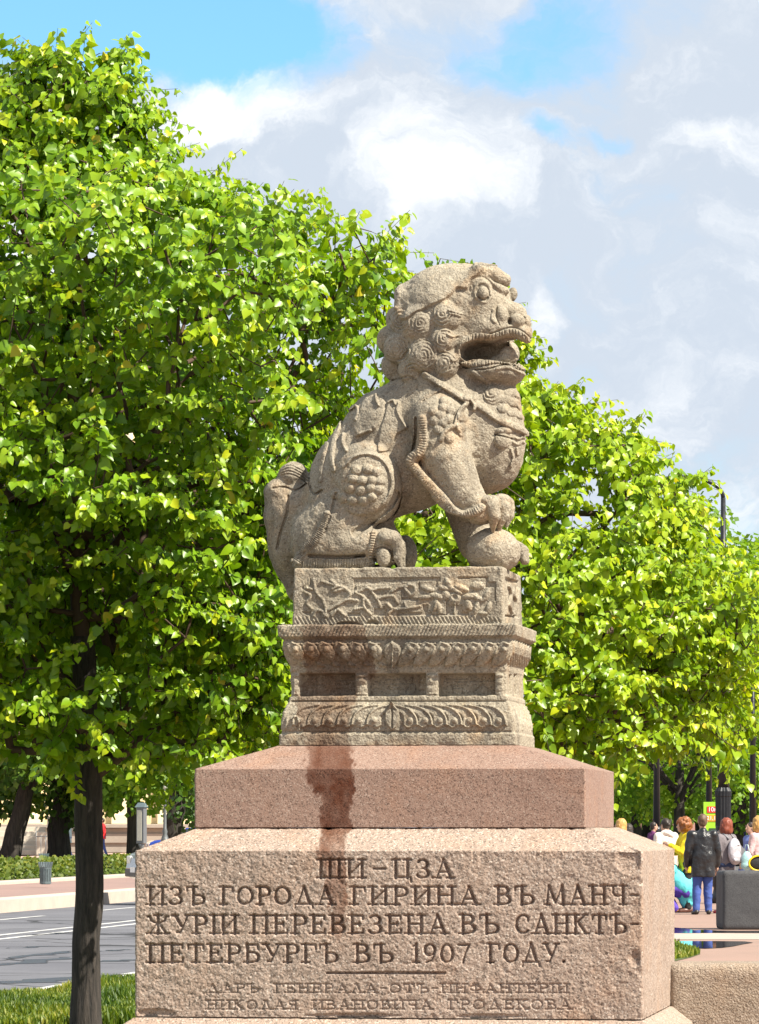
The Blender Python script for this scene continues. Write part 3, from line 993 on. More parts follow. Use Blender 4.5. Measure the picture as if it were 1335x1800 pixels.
# ------------------------------------------------------------------ implicit-surface sculpting
class Field:
    def __init__(s, lo, hi, vox, bgv=40.0):
        s.lo = np.array(lo, float); s.vox = vox
        s.n = np.ceil((np.array(hi) - s.lo) / vox).astype(int) + 1
        s.d = np.full(s.n, bgv, np.float32)
        s.ax = [s.lo[i] + vox * np.arange(s.n[i]) for i in range(3)]

    def sub(s, lo, hi):
        a = np.clip(np.floor((np.array(lo) - s.lo) / s.vox).astype(int), 0, s.n - 1)
        b = np.clip(np.ceil((np.array(hi) - s.lo) / s.vox).astype(int) + 1, 1, s.n)
        sl = tuple(slice(a[i], max(b[i], a[i] + 1)) for i in range(3))
        X, Y, Z = np.meshgrid(s.ax[0][sl[0]], s.ax[1][sl[1]], s.ax[2][sl[2]], indexing='ij', sparse=True)
        return sl, X, Y, Z

    def comb(s, sl, d, k, op):
        A = s.d[sl]
        if op == 'add':
            if k > 0:
                h = np.maximum(k - np.abs(A - d), 0) / k
                s.d[sl] = np.minimum(A, d) - h * h * k * 0.25
            else:
                s.d[sl] = np.minimum(A, d)
        else:
            if k > 0:
                h = np.maximum(k - np.abs(A + d), 0) / k
                s.d[sl] = np.maximum(A, -d) + h * h * k * 0.25
            else:
                s.d[sl] = np.maximum(A, -d)

    def ell(s, c, r, k=8.0, rot=None, op='add'):
        m = max(r) + k + 6 * s.vox
        sl, X, Y, Z = s.sub(np.array(c) - m, np.array(c) + m)
        x, y, z = X - c[0], Y - c[1], Z - c[2]
        if rot is not None:
            R = np.array(rot)
            x, y, z = (R[0][0] * x + R[1][0] * y + R[2][0] * z, R[0][1] * x + R[1][1] * y + R[2][1] * z, R[0][2] * x + R[1][2] * y + R[2][2] * z)
        k0 = np.sqrt((x / r[0]) ** 2 + (y / r[1]) ** 2 + (z / r[2]) ** 2)
        k1 = np.sqrt((x / r[0] ** 2) ** 2 + (y / r[1] ** 2) ** 2 + (z / r[2] ** 2) ** 2)
        s.comb(sl, (k0 * (k0 - 1) / (k1 + 1e-6)).astype(np.float32), k, op)

    def chain(s, pts, rad, k=8.0, op='add', flat=None):
        """tapered capsule chain; the whole chain is one primitive"""
        P = np.array(pts, float); rad = np.array(rad, float)
        m = rad.max() + k + 6 * s.vox
        sl, X, Y, Z = s.sub(P.min(0) - m, P.max(0) + m)
        D = None
        for i in range(len(P) - 1):
            a, b = P[i], P[i + 1]
            e = b - a; L = float(e @ e) + 1e-9
            t = np.clip(((X - a[0]) * e[0] + (Y - a[1]) * e[1] + (Z - a[2]) * e[2]) / L, 0, 1)
            q = np.sqrt((X - a[0] - t * e[0]) ** 2 + (Y - a[1] - t * e[1]) ** 2 + (Z - a[2] - t * e[2]) ** 2) - (rad[i] + (rad[i + 1] - rad[i]) * t)
            D = q if D is None else np.minimum(D, q)
        s.comb(sl, D.astype(np.float32), k, op)

    def mesh(s, name, mat, parent, scale=1.0, off=(0, 0, 0), attrs=None):
        d = np.pad(s.d, 1, constant_values=40.0)
        g = vdb.FloatGrid(40.0)
        g.copyFromArray(d)
        pts, tri, quad = g.convertToPolygons(isovalue=0.0)
        P = (np.asarray(pts, float) - 1) * s.vox + s.lo
        P = P * scale + np.array(off)
        fl = []
        if len(quad): fl.append(np.asarray(quad)[:, ::-1])
        if len(tri): fl.append(np.asarray(tri)[:, ::-1])
        # make the faces look outwards: test the volume's sign
        q = fl[0]
        a, b, c = P[q[:, 0]], P[q[:, 1]], P[q[:, 2]]
        vol = np.einsum('ij,ij->i', a - P.mean(0), np.cross(b - a, c - a)).sum()
        if vol < 0: fl = [f[:, ::-1] for f in fl]
        return np_mesh(name, P, fl, mat, parent, True, attrs and attrs(P))


def rot_xz(deg):
    """rotation in the picture plane, counter-clockwise seen from the viewer"""
    a = math.radians(deg)
    return [[math.cos(a), 0, -math.sin(a)], [0, 1, 0], [math.sin(a), 0, math.cos(a)]]


# ------------------------------------------------------------------ the lion
def L3(u, v, y):
    x, z = to_local(u, v, y)
    return np.array([x, y, z])


_a = L3(445, 1075, 0); _b = L3(950, 440, 0)
LF = Field((_a[0] - 12, -146, _a[2] - 5), (_b[0] + 12, 146, _b[2] + 8), 1.45)


def E(u, v, y, ru, rv, ry, k=14, deg=0.0, op='add', mirror=False):
    c = L3(u, v, y)
    LF.ell(c, (ru, ry, rv), k, rot_xz(deg) if deg else None, op)
    if mirror:
        LF.ell((c[0], -c[1], c[2]), (ru, ry, rv), k, rot_xz(deg) if deg else None, op)


def K(pts, rad, k=10, op='add', mirror=False):
    P = np.array([L3(*p) for p in pts])
    LF.chain(P, rad, k, op)
    if mirror: LF.chain(P * np.array([1, -1, 1]), rad, k, op)


def sculpt_lion():
    # trunk
    E(700, 788, 0, 106, 112, 94, 0)
    E(628, 852, 0, 84, 98, 108, 26)
    E(588, 900, 0, 56, 80, 96, 24)
    E(772, 700, 0, 86, 70, 82, 26)
    E(815, 765, -2, 100, 103, 80, 26)
    E(852, 802, 0, 60, 66, 52, 18)
    E(872, 770, -2, 50, 84, 58, 18)
    E(868, 704, -2, 46, 44, 48, 14)
    E(746, 846, 0, 78, 44, 80, 14, 28)
    E(618, 945, 0, 84, 50, 86, 12)
    # haunches
    E(646, 850, -88, 60, 74, 40, 5, 12)
    E(650, 852, 88, 52, 70, 38, 8, 12)
    E(598, 922, -82, 60, 58, 42, 12, mirror=True)
    K([(568, 958, -88), (640, 957, -98), (662, 957, -98)], [34, 28, 26], 10)
    K([(580, 958, 88), (650, 962, 92), (690, 966, 92)], [34, 28, 24], 10)
    E(556, 950, -60, 46, 58, 52, 12, mirror=True)
    K([(530, 990, -95), (645, 990, -104)], [16, 14], 6, mirror=True)
    # tail, standing behind and hanging over the end of the plinth
    E(522, 905, 12, 58, 60, 62, 16)
    E(512, 955, 8, 40, 62, 54, 14)
    K([(508, 950, 5), (514, 1000, 5), (522, 1040, 2), (530, 1066, 0)], [34, 27, 17, 6], 10)
    E(517, 838, 6, 27, 27, 34, 8)
    E(490, 868, 5, 26, 26, 40, 10)
    # near front leg with its paw on the ball
    K([(770, 745, -66), (783, 805, -88), (813, 866, -92), (841, 896, -92)], [56, 46, 35, 25], 12)
    K([(768, 745, 58), (800, 822, 68), (818, 890, 64), (838, 955, 58)], [56, 46, 37, 32], 16)
    E(867, 969, -70, 48, 41, 44, 3)
    E(880, 975, 52, 34, 28, 34, 6)
    for (p, r) in (([(895, 962, 34), (916, 968, 24), (922, 985, 20)], [15, 11, 7]), ([(895, 960, 60), (918, 968, 56), (924, 986, 52)], [16, 12, 7])):
        K(p, r, 4)
    E(850, 897, -86, 26, 25, 28, 6)
    E(846, 904, -108, 18, 14, 14, 2)
    E(862, 881, -104, 17, 12, 16, 2)
    K([(866, 890, -112), (869, 906, -113), (867, 922, -106), (867, 932, -101)], [14, 12, 6.5, 4], 1.5)
    E(882, 880, -86, 17, 13, 17, 2)
    K([(886, 892, -92), (886, 905, -94), (879, 922, -94), (878, 931, -90)], [14, 11.5, 6.5, 4], 1.5)
    E(890, 884, -62, 14, 13, 17, 2)
    K([(894, 894, -64), (895, 907, -66), (891, 924, -68)], [12, 10, 5], 1.5)
    # hind paws
    E(680, 962, -92, 25, 34, 32, 6)
    E(684, 946, -114, 22, 15, 20, 2.5)
    K([(694, 950, -120), (700, 964, -120), (699, 980, -121), (704, 996, -119)], [13, 9, 8.5, 5], 2)
    K([(690, 946, -96), (703, 958, -98), (705, 978, -98), (708, 994, -96)], [15, 11, 9, 5], 2.5)
    E(675, 979, -120, 13, 19, 12, 2)
    E(712, 974, 66, 22, 34, 30, 5)
    E(714, 978, 22, 20, 28, 28, 5)
    # head
    E(782, 552, -4, 79, 80, 76, 16)
    E(745, 600, 0, 56, 66, 78, 16)
    E(848, 540, -8, 52, 58, 62, 18)
    E(855, 580, -14, 58, 34, 56, 16)
    E(890, 582, -14, 44, 26, 44, 12)
    E(862, 656, -14, 54, 22, 60, 6)
    E(892, 657, -16, 30, 21, 44, 6)
    E(822, 615, -30, 34, 36, 44, 14)
    E(822, 590, 24, 40, 50, 50, 14)
    # brow, eye socket, nose
    E(840, 500, -46, 26, 22, 22, 10)
    K([(845, 478, -52), (868, 481, -44), (886, 492, -30), (890, 497, -20)], [11, 13, 12, 8], 5)
    K([(862, 497, -54), (876, 506, -48), (889, 511, -36)], [6, 7, 7], 3)
    E(902, 517, 4, 8, 12, 10, 3)
    K([(845, 478, 40), (872, 483, 34), (888, 496, 16)], [10, 11, 9], 5)
    E(893, 549, -16, 30, 20, 30, 6)
    E(906, 556, -18, 21, 20, 26, 4)
    E(918, 588, -20, 17, 17, 34, 10)

    def on(u, v):
        y = -40.0
        for _ in range(4):
            x, z = to_local(u, v, y)
            i = int(round((x - LF.lo[0]) / LF.vox)); j = int(round((z - LF.lo[2]) / LF.vox))
            col = LF.d[min(max(i, 0), LF.n[0] - 1), :, min(max(j, 0), LF.n[2] - 1)] < 0
            if not col.any(): break
            y = LF.ax[1][np.argmax(col)]
        return y
    yw, yl, yf = on(883, 556), on(906, 564), on(922, 566)
    E(883, 554, yw + 3, 11, 19, 13, 2, 12)
    E(909, 564, yl + 1, 14, 13, 13, 2)
    E(926, 566, yf + 6, 8, 13, 14, 1.5)
    E(897, 565, yl - 6, 4.6, 7, 10, 1.5, op='sub')
    E(921, 563, yf - 5, 3.6, 7, 9, 1.5, op='sub')
    E(806, 529, -62, 15, 15, 14, 5)
    # ribbed ribbon standing off the back of the foreleg
    K([(741, 752, -108), (743, 776, -116), (736, 798, -116), (727, 812, -112), (738, 831, -112), (757, 852, -114), (776, 872, -114), (797, 895, -112), (814, 903, -112), (832, 900, -112), (845, 892, -112)],
      [5, 7, 7.5, 8, 7, 6.5, 6.5, 6.5, 6, 6, 5], 4)
    # mane curls
    for (u, v, y, r) in ((783, 557, -76, 25), (778, 598, -80, 22), (784, 640, -76, 23), (738, 572, -74, 27), (745, 626, -78, 27), (702, 612, -52, 27), (708, 566, -46, 22),
                         (694, 640, -22, 22), (700, 560, -8, 20), (692, 600, 4, 26), (700, 650, 8, 22), (765, 655, -66, 18), (722, 650, -62, 22)):
        E(u, v, y + 6, r * 1.04, r * 1.04, r * 0.85, 7, mirror=True)
    E(712, 532, -10, 12, 26, 40, 10)
    E(815, 526, -4, 70, 56, 62, 12)
    E(862, 622, 56, 52, 34, 22, 8)

    # ---- near surface depth per column
    def surf():
        ins = LF.d < 0
        any_ = ins.any(1)
        y = LF.ax[1][np.argmax(ins, 1)]
        return np.where(any_, y, -40.0)
    ys = surf()
    Xc, Zc = np.meshgrid(LF.ax[0], LF.ax[2], indexing='ij')
    # smooth the depth a little so that relief does not tear at edges
    def blur(a, n):
        for _ in range(n):
            a = (a + np.roll(a, 1, 0) + np.roll(a, -1, 0) + np.roll(a, 1, 1) + np.roll(a, -1, 1)) / 5
        return a
    UU, VV = to_image(Xc, blur(ys, 3), Zc)
    R = Relief(UU, VV); R2 = Relief(UU, VV)
    # skull cap
    R.raise_poly([(690, 515), (704, 562), (733, 549), (755, 538), (780, 527), (796, 516), (805, 506), (822, 507), (828, 492), (842, 482), (852, 470), (866, 450), (780, 435), (690, 460)], 6.5, 5)
    # eye
    R.stroke([(826, 512), (826, 496), (834, 488), (848, 487), (862, 496), (872, 508)], 4.4, -1.8, True, 'add')
    R.stroke([(838, 524), (835, 510), (841, 499), (852, 496), (861, 504), (864, 518)], 5.0, 2.4)
    R.stroke([(837, 522), (845, 529), (856, 531), (865, 522)], 4.5, 2.2)
    R.bump(850.5, 515, 9.5, 11.5, 9, 'add', 0.5)
    R.stroke([(842, 522), (850, 527), (859, 522)], 2.6, -4, True, 'add')
    # cheek folds and whisker line
    R.stroke([(874, 540), (873, 556), (879, 572)], 2.4, -2.0, True, 'add')
    R.stroke([(868, 545), (866, 560), (872, 566)], 5, 2.5)
    # lips and teeth
    up = [(813, 606), (824, 597), (840, 591), (860, 593), (876, 589), (890, 584), (906, 583), (920, 590), (931, 600)]
    R.stroke(up, 11, 3.0, True, 'add')
    R.stroke([(862, 587), (876, 582), (890, 577), (906, 576), (922, 584), (934, 596)], 2.6, -3.0, True, 'add')
    for k in range(22):
        t = k / 21
        p = spline(up)[int(t * (len(spline(up)) - 1))]
        R.stroke([(p[0], p[1] - 4), (p[0] + (0.5 - t) * -5, p[1] + 6)], 1.9, -2.6, False, 'add')
    lo_ = [(812, 640), (832, 641), (850, 638), (880, 634), (904, 637), (919, 646)]
    R.stroke(lo_, 9, 4.5, True, 'add')
    q = spline(lo_)
    for k in range(24):
        p = q[int(k / 23 * (len(q) - 1))]
        R.stroke([(p[0], p[1] - 4), (p[0], p[1] + 5)], 1.9, -2.4, False, 'add')
    R.stroke([(808, 638), (816, 645), (835, 650), (858, 648), (874, 644), (890, 641), (917, 652)], 2.8, -4.5, True, 'add')
    R.stroke([(875, 648), (890, 645), (905, 648), (920, 656)], 7, 4)
    R.stroke([(832, 654), (845, 664), (856, 672)], 8, 3)
    # curls: spirals
    for (u, v, r, ph) in ((783, 555, 21, 0), (778, 597, 19, 1), (784, 640, 21, 2), (738, 570, 24, .6), (745, 626, 26, 1.6), (702, 616, 26, 2), (707, 566, 22, .3), (722, 655, 18, 1), (868, 693, 17, 0)):
        R.spiral(u, v, r * 1.15, 1.45, 6.0, ph)
    R.bump(868, 693, 17, 18, 5, 'add')
    for p in ([(790, 545), (800, 548), (812, 552)], [(792, 551), (802, 553), (810, 556)], [(788, 588), (798, 592), (806, 590)], [(792, 632), (802, 634), (808, 628)]):
        R.stroke(p, 4, 3)
    # beard locks
    for (u, v, ru, rv) in ((890, 702, 13, 8), (906, 708, 11, 8), (918, 714, 8, 8), (886, 718, 12, 8), (903, 725, 11, 8), (916, 730, 8, 7), (900, 690, 14, 8), (915, 695, 9, 8)):
        R.bump(u, v, ru, rv, 3.6, 'max')
    # collar band with its knot and hanging ends
    R.stroke([(748, 660), (770, 672), (795, 687), (822, 704)], 12, 8, True, 'max', .3)
    R.stroke([(834, 705), (846, 715), (864, 728), (886, 742), (905, 750), (924, 758)], 13, 8, True, 'max', .3)
    R.bump(823, 700, 9, 8, 12); R.bump(836, 701, 6, 6, 10)
    R.stroke([(826, 698), (832, 706), (836, 714), (835, 720)], 6, 10, True, 'max', .2)
    R.stroke([(824, 708), (812, 720), (806, 734), (803, 746)], 9, 7, True, 'max', .3)
    R.stroke([(804, 748), (791, 752), (781, 762), (776, 773)], 9, 6, True, 'max', .3)
    R.stroke([(803, 748), (806, 756), (812, 764)], 8, 4, True, 'max', .3)
    R.stroke([(742, 706), (760, 695), (776, 688)], 2.4, -2.4, True, 'add')
    for (u, v) in ((762.5, 723), (764, 740), (780, 716), (775, 729), (779, 743), (790, 736), (795, 721), (771, 755), (782, 704), (792, 770), (815, 735), (812, 752)):
        R2.bump(u, v, 9, 9, 5.5)
    # bell on the chest
    R.bump(888, 757, 16, 7, 7); R.bump(884, 775, 15, 15, 9, 'max', .6)
    R.stroke([(870, 764), (884, 767), (902, 772)], 2.6, -6, True, 'add')
    for p in ([(908, 770), (914, 772), (920, 768)], [(904, 778), (912, 782), (920, 776)], [(900, 790), (903, 806), (899, 820)], [(910, 788), (911, 800)]):
        R.stroke(p, 4, 3.5)
    # ribbed ribbon behind the foreleg
    rib = spline([(741, 712), (743, 745), (744, 775), (738, 796), (726, 808), (726, 818), (738, 831), (757, 852), (776, 872), (797, 897), (814, 906), (830, 902), (846, 893)], 8)
    R.stroke(rib[6:], 17, 8.5, False, 'max', .5)
    R.stroke([(731, 735), (731, 765), (726, 792)], 5, -6, True, 'add')
    acc = 0
    for a, b in zip(rib[6:-1], rib[7:]):
        d = b - a; L = np.hypot(*d); n = np.array([-d[1], d[0]]) / L
        while acc < L:
            c = a + d * acc / L
            R.stroke([c - n * 7.5, c + n * 7.5], 2.1, -1.6, False, 'add'); acc += 4.4
        acc -= L
    # edge of the foreleg against the chest
    # round shield of tufts on the haunch
    R.raise_poly([(604, 822), (622, 802), (645, 796), (668, 801), (686, 819), (695, 845), (691, 868), (678, 888), (655, 903), (625, 905), (606, 890), (598, 860)], 5, 5)
    R.stroke([(604, 820), (622, 803), (645, 797), (668, 803), (685, 821), (692, 846), (688, 868), (676, 886)], 8, 4.5, True, 'add', .2)
    for (u, v) in ((627, 827), (648, 825), (664, 830), (622, 842), (638, 845), (656, 845), (671, 846), (616, 859), (635, 863), (653, 859), (668, 861), (604, 876), (621, 880), (640, 881), (656, 874), (590, 868)):
        R2.bump(u, v, 9.5, 9, 6.5)
    # carved leaves on the back
    R.raise_poly([(677, 732), (669, 757), (665, 790), (674, 794), (686, 789), (697, 764), (715, 753), (705, 732), (704, 710), (692, 703), (682, 712)], 4.5, 3)
    R.raise_poly([(628, 735), (640, 702), (660, 690), (676, 700), (674, 728), (664, 750), (650, 757), (633, 765), (622, 752)], 3.4, 4)
    R.stroke([(604, 763), (603, 776), (609, 792)], 6, 6); R.stroke([(628, 766), (640, 761), (653, 757)], 5, 5); R.stroke([(616, 720), (626, 713), (629, 722), (625, 738)], 5, 5)
    R.stroke([(662, 694), (663, 704), (667, 713)], 4.5, 4.5); R.stroke([(683, 707), (692, 703), (696, 711)], 4.5, 5); R.stroke([(702, 708), (700, 724), (710, 742), (716, 752)], 4, 4)
    R.stroke([(598, 742), (589, 770), (583, 800), (586, 826)], 9, 4.5); R.stroke([(575, 780), (566, 815), (563, 845)], 8, 3); R.stroke([(690, 668), (720, 662), (735, 672), (733, 684)], 3, -2.5, True, 'add')
    # hem of pleats round the hind leg
    hem = spline([(576, 905), (568, 925), (555, 948), (538, 966), (524, 986)], 8)
    R.stroke(hem, 16, 4, False, 'max', .5)
    for c, d in zip(hem, np.gradient(hem, axis=0)):
        n = np.array([-d[1], d[0]]) / np.hypot(*d)
        R.stroke([c - n * 7, c + n * 7], 1.9, -2.6, False, 'add')
    for u in np.arange(532, 652, 4.6):
        R.stroke([(u, 983), (u - 1, 998)], 1.9, -2.4, False, 'add')
    R.stroke([(545, 977), (600, 979), (640, 976)], 7, -7, True, 'add')
    R.stroke([(658, 936), (655, 955), (652, 980)], 9, 4, True, 'max', .5)
    for v in np.arange(938, 984, 4.4):
        R.stroke([(650, v), (661, v + .5)], 1.9, -2.4, False, 'add')
    R.stroke([(592, 868), (585, 890), (580, 910), (572, 930)], 5, -4, True, 'add')
    # tail: knob rings and folds
    for k in range(5):
        R.stroke([(490 + k, 838 - 5 * k), (508 + k, 833 - 5 * k), (530, 842 - 5 * k), (541, 852 - 6 * k)], 2.2, -2.4, True, 'add')
    R.stroke([(507, 872), (505, 900), (494, 935), (487, 965)], 4.5, -5, True, 'add')
    R.stroke([(545, 815), (543, 845), (552, 868), (566, 862)], 4, -5, True, 'add')
    R.stroke([(480, 858), (500, 856), (520, 862), (538, 850)], 3.4, -3.5, True, 'add')
    R.stroke([(697, 868), (684, 890), (660, 910), (640, 926), (624, 938)], 14, -5, True, 'add')
    # paws: grooves between the toes
    R.stroke([(662, 965), (672, 962), (683, 966), (690, 975), (690, 994)], 3, -4, True, 'add')
    H = R.h + R2.h
    # ---- apply relief to both flanks, then broken-stone noise, near the surface only
    m = np.nonzero(np.abs(LF.d) < 16)
    fy = np.clip((np.abs(LF.ax[1][m[1]]) - 4) / 14, 0, 1)
    LF.d[m] -= (H[m[0], m[2]] * fy * 1.05).astype(np.float32)
    # mouth
    yc = -40.0
    U2, V2 = to_image(Xc, yc, Zc)
    mr = Relief(U2, V2)
    mouth = [(811, 618), (815, 611), (822, 606), (838, 599.5), (851, 599), (862, 600.5), (872, 597), (887, 591.5), (905, 591.5), (918, 598), (932, 607), (948, 612), (948, 626), (912, 628), (909, 640), (858, 634), (845, 632), (833, 634), (822, 637), (813, 631)]
    P = np.array(mouth, float)
    idx = mr._box(P, 14); d2 = np.full(U2.shape, 30.0); d2[idx] = mr.polyd(P, idx)
    lim = np.where(U2 > 908, 80.0, np.where(U2 > 885, 44.0, 58.0))
    yy_ = LF.ax[1][None, :, None]
    cut = np.maximum(d2[:, None, :], yy_ - lim[:, None, :]).astype(np.float32)
    np.maximum(LF.d, -cut, out=LF.d)
    # tongue
    E(884, 634, -14, 27, 13, 26, 3, 14)
    E(893, 621, -16, 14, 12, 20, 5)
    m = np.nonzero(np.abs(LF.d) < 6)
    px, py, pz = LF.ax[0][m[0]], LF.ax[1][m[1]], LF.ax[2][m[2]]
    LF.d[m] += (2.0 * fbm(px / 11 + 40, py / 11 + 40, pz / 11 + 40, oct=3, seed=51) + 0.9 * fbm(px / 36 + 7, py / 36 + 7, pz / 36 + 7, oct=2, seed=52)).astype(np.float32)
    # flat underside standing on the plinth, except for the tail beyond its end
    X_, Y_, Z_ = np.meshgrid(LF.ax[0], LF.ax[1], LF.ax[2], indexing='ij', sparse=True)
    box = np.maximum(Z_ - (zp1 - 1.5), (X_P - A_P + 1.0) - X_)
    np.maximum(LF.d, -box.astype(np.float32), out=LF.d)
    return LF.mesh('lion', M['lion'], statue, U)


lion = sculpt_lion()
lion.data.attributes.new('wet', 'FLOAT', 'POINT')
LF.d = None
# ------------------------------------------------------------------ ground, road, pavements
def ground_mat(name, c1, c2, scale, rough=0.85, crack=0.0, fine=120.0, bump=0.3):
    m, t, b = base_mat(name)
    tc = t.new('ShaderNodeTexCoord').outputs['Object']
    n1 = t.noise(tc, scale, 6.0, 0.65)
    n2 = t.noise(tc, fine, 3.0, 0.6)
    c = t.mix(t.maprange(n1, 0.35, 0.65), (*c1, 1), (*c2, 1))
    c = t.mix(t.maprange(n2, 0.35, 0.65, 0.0, 0.35), c, t.mix(1.0, c, (.55, .55, .55, 1), 'MULTIPLY'))
    if crack:
        v = t.voronoi(tc, 0.33, 'DISTANCE_TO_EDGE')
        nn = t.noise(tc, 1.5, 4.0, .6)
        e = t.math('LESS_THAN', t.math('ADD', v, t.math('MULTIPLY', t.math('SUBTRACT', nn, .5), .06)), 0.012)
        c = t.mix(t.math('MULTIPLY', e, crack), c, (.012, .012, .014, 1))
    t.l.new(c, b.inputs['Base Color'])
    b.inputs['Roughness'].default_value = rough
    bn = t.new('ShaderNodeBump')
    bn.inputs['Strength'].default_value = bump
    bn.inputs['Distance'].default_value = 0.01
    t.l.new(n2, bn.inputs['Height'])
    t.l.new(bn.outputs[0], b.inputs['Normal'])
    return m


M['plaza'] = ground_mat('reddish_gravel_paving', (.32, .205, .16), (.27, .18, .14), 0.5)
M['asphalt'] = ground_mat('grey_asphalt', (.14, .14, .155), (.10, .10, .115), 0.35, crack=0.9)
M['paint'] = ground_mat('white_road_paint', (.62, .61, .59), (.36, .36, .36), 1.5)
M['pave_red'] = ground_mat('red_brown_pavement', (.30, .19, .16), (.24, .16, .14), 0.6)
M['kerbstone'] = ground_mat('pale_kerb_granite', (.55, .46, .38), (.46, .39, .33), 2.0)
M['soil'] = ground_mat('lawn_soil', (.06, .085, .02), (.085, .10, .025), 1.2)
M['pale_slab'] = ground_mat('pale_concrete_slabs', (.46, .38, .31), (.38, .32, .27), 0.8)
M['pink_path'] = ground_mat('pink_gravel_path', (.52, .35, .28), (.45, .30, .25), 0.6)

RD = Vector((0.14, 1.0, 0)).normalized()      # direction of the embankment road
RN = Vector((RD.y, -RD.x, 0))                 # to its right
P_NEAR = gpt(0, 1760); P_FAR = gpt(0, 1606)


def off(p):
    return p.x * RN.x + p.y * RN.y


def strip(name, mat, o0, o1, s0, s1, z, zb=None, kind='structure', parent=None):
    """a long band parallel to the road between lateral offsets o0..o1 and from s0 to s1 metres along it"""
    mb = MB()
    a = [RN * o0 + RD * s0, RN * o1 + RD * s0, RN * o1 + RD * s1, RN * o0 + RD * s1]
    if zb is None:
        mb.add([(p.x, p.y, z) for p in a], [(0, 1, 2, 3)])
    else:
        mb.prism([(p.x, p.y) for p in a], zb, z)
    o = mb.build(name, mat, parent)
    if kind: o['kind'] = kind
    return o


def sheet(name, mat, pts, z, kind='structure'):
    mb = MB()
    mb.add([(p[0], p[1], z) for p in pts], [tuple(range(len(pts)))])
    o = mb.build(name, mat)
    o['kind'] = kind
    return o


sheet('ground', M['plaza'], [(-900, -60), (900, -60), (900, 2500), (-900, 2500)], 0.0)
oN, oF = off(P_NEAR), off(P_FAR)
strip('road', M['asphalt'], oF, oN, -60, 420, 0.004)


def line_at(name, v, wd, s0=-40, s1=400):
    o = off(gpt(0, v))
    return strip(name, M['paint'], o - wd / 2, o + wd / 2, s0, s1, 0.008)


line_at('road_marking', 1752, .16); line_at('road_marking', 1652, .15); line_at('road_marking', 1645, .14)
for k in range(14):
    line_at('road_marking', 1618, .12, 20 + k * 9, 26 + k * 9)
strip('kerb', M['kerbstone'], oF - 0.75, oF - 0.02, -40, 400, 0.24, 0.0)
o2 = off(gpt(0, 1556, .2))
strip('pavement', M['pave_red'], o2, oF - 0.75, -40, 400, 0.20, 0.0)
strip('kerb', M['kerbstone'], o2 - 0.8, o2, -40, 400, 0.26, 0.0)
strip('lawn', M['soil'], o2 - 7.0, o2 - 0.8, -40, 400, 0.2, 0.0)
o3 = o2 - 7.0
strip('kerb', M['kerbstone'], o3 - 0.8, o3, -40, 400, 0.24, 0.0)
strip('path', M['pink_path'], o3 - 14, o3 - 0.8, -40, 400, 0.2, 0.0)
# long dark tar seams in the carriageway
M['tar'] = simple('bitumen_seam', (.012, .012, .014), .35)
sm = MB()
r_ = random.Random(4)
for (u0, v0, u1, v1, w_) in ((0, 1699, 118, 1684, .16), (0, 1687, 120, 1673, .10), (50, 1646, 120, 1640, .06), (140, 1694, 235, 1688, .1), (0, 1731, 235, 1714, .35), (170, 1674, 235, 1670, .06), (20, 1668, 80, 1664, .05)):
    a, b = gpt(u0, v0), gpt(u1, v1)
    n = 10; L = []; Rr = []
    d = (b - a).normalized(); nn = Vector((d.y, -d.x, 0))
    for k in range(n + 1):
        p = a.lerp(b, k / n) + nn * r_.uniform(-.12, .12)
        ww = w_ * (0.35 + r_.random() * .8) * math.sin(math.pi * (k + .6) / (n + 1.2)) + .01
        ww *= 1.6
        L.append(p + nn * ww); Rr.append(p - nn * ww)
    pts = [(p.x, p.y, 0.008) for p in L + Rr[::-1]]
    m_ = len(L)
    sm.add(pts, [(k, k + 1, 2 * m_ - 2 - k, 2 * m_ - 1 - k) for k in range(m_ - 1)])
tag(sm.build('road_repair', M['tar']), kind='structure')

# lawn in front of the road, on the left
lw = [gpt(-500, 1764), gpt(0, 1759), gpt(120, 1741), gpt(250, 1722), gpt(330, 1712)]
lw = [(p.x, p.y) for p in lw] + [(1.0, 24.5), (-1.5, 16), (-12, 16), (-12, 30)]
sheet('lawn', M['soil'], lw, 0.012)
# plaza details on the right
pz = [gpt(1130, 1668), gpt(1190, 1662), gpt(1205, 1664), gpt(1228, 1672), gpt(1232, 1678), gpt(1215, 1684), gpt(1190, 1690), gpt(1130, 1694)]
sheet('lawn', M['soil'], [(p.x, p.y) for p in pz][::-1], 0.005)
sheet('path', M['pale_slab'], [(p.x, p.y) for p in (gpt(1000, 1652), gpt(1500, 1652), gpt(1500, 1640), gpt(1000, 1640))], 0.004)
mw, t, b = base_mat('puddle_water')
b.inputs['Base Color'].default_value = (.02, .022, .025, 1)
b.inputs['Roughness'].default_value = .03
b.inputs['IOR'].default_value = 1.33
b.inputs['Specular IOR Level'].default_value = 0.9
M['puddle_and_strip'] = mw
pd = [gpt(1150, 1656.5), gpt(1200, 1655.5), gpt(1260, 1655.5), gpt(1310, 1656), gpt(1325, 1658), gpt(1306, 1661), gpt(1290, 1664.5), gpt(1270, 1667), gpt(1240, 1668.5), gpt(1210, 1667), gpt(1185, 1665), gpt(1150, 1664)]
sheet('puddle_and_strip', M['puddle_and_strip'], [(p.x, p.y) for p in pd][::-1], 0.007)
dark_strip = [gpt(1140, 1641), gpt(1140, 1634), gpt(1185, 1631.5), gpt(1205, 1633), gpt(1222, 1636.5), gpt(1240, 1635.5), gpt(1262, 1637), gpt(1300, 1637.5), gpt(1400, 1637), gpt(1400, 1640.5), gpt(1330, 1641.5), gpt(1260, 1641), gpt(1210, 1641.5)]
sheet('puddle_and_strip', M['puddle_and_strip'], [(p.x, p.y) for p in dark_strip], 0.008)  # dark glossy strip laid along the paving by the granite block
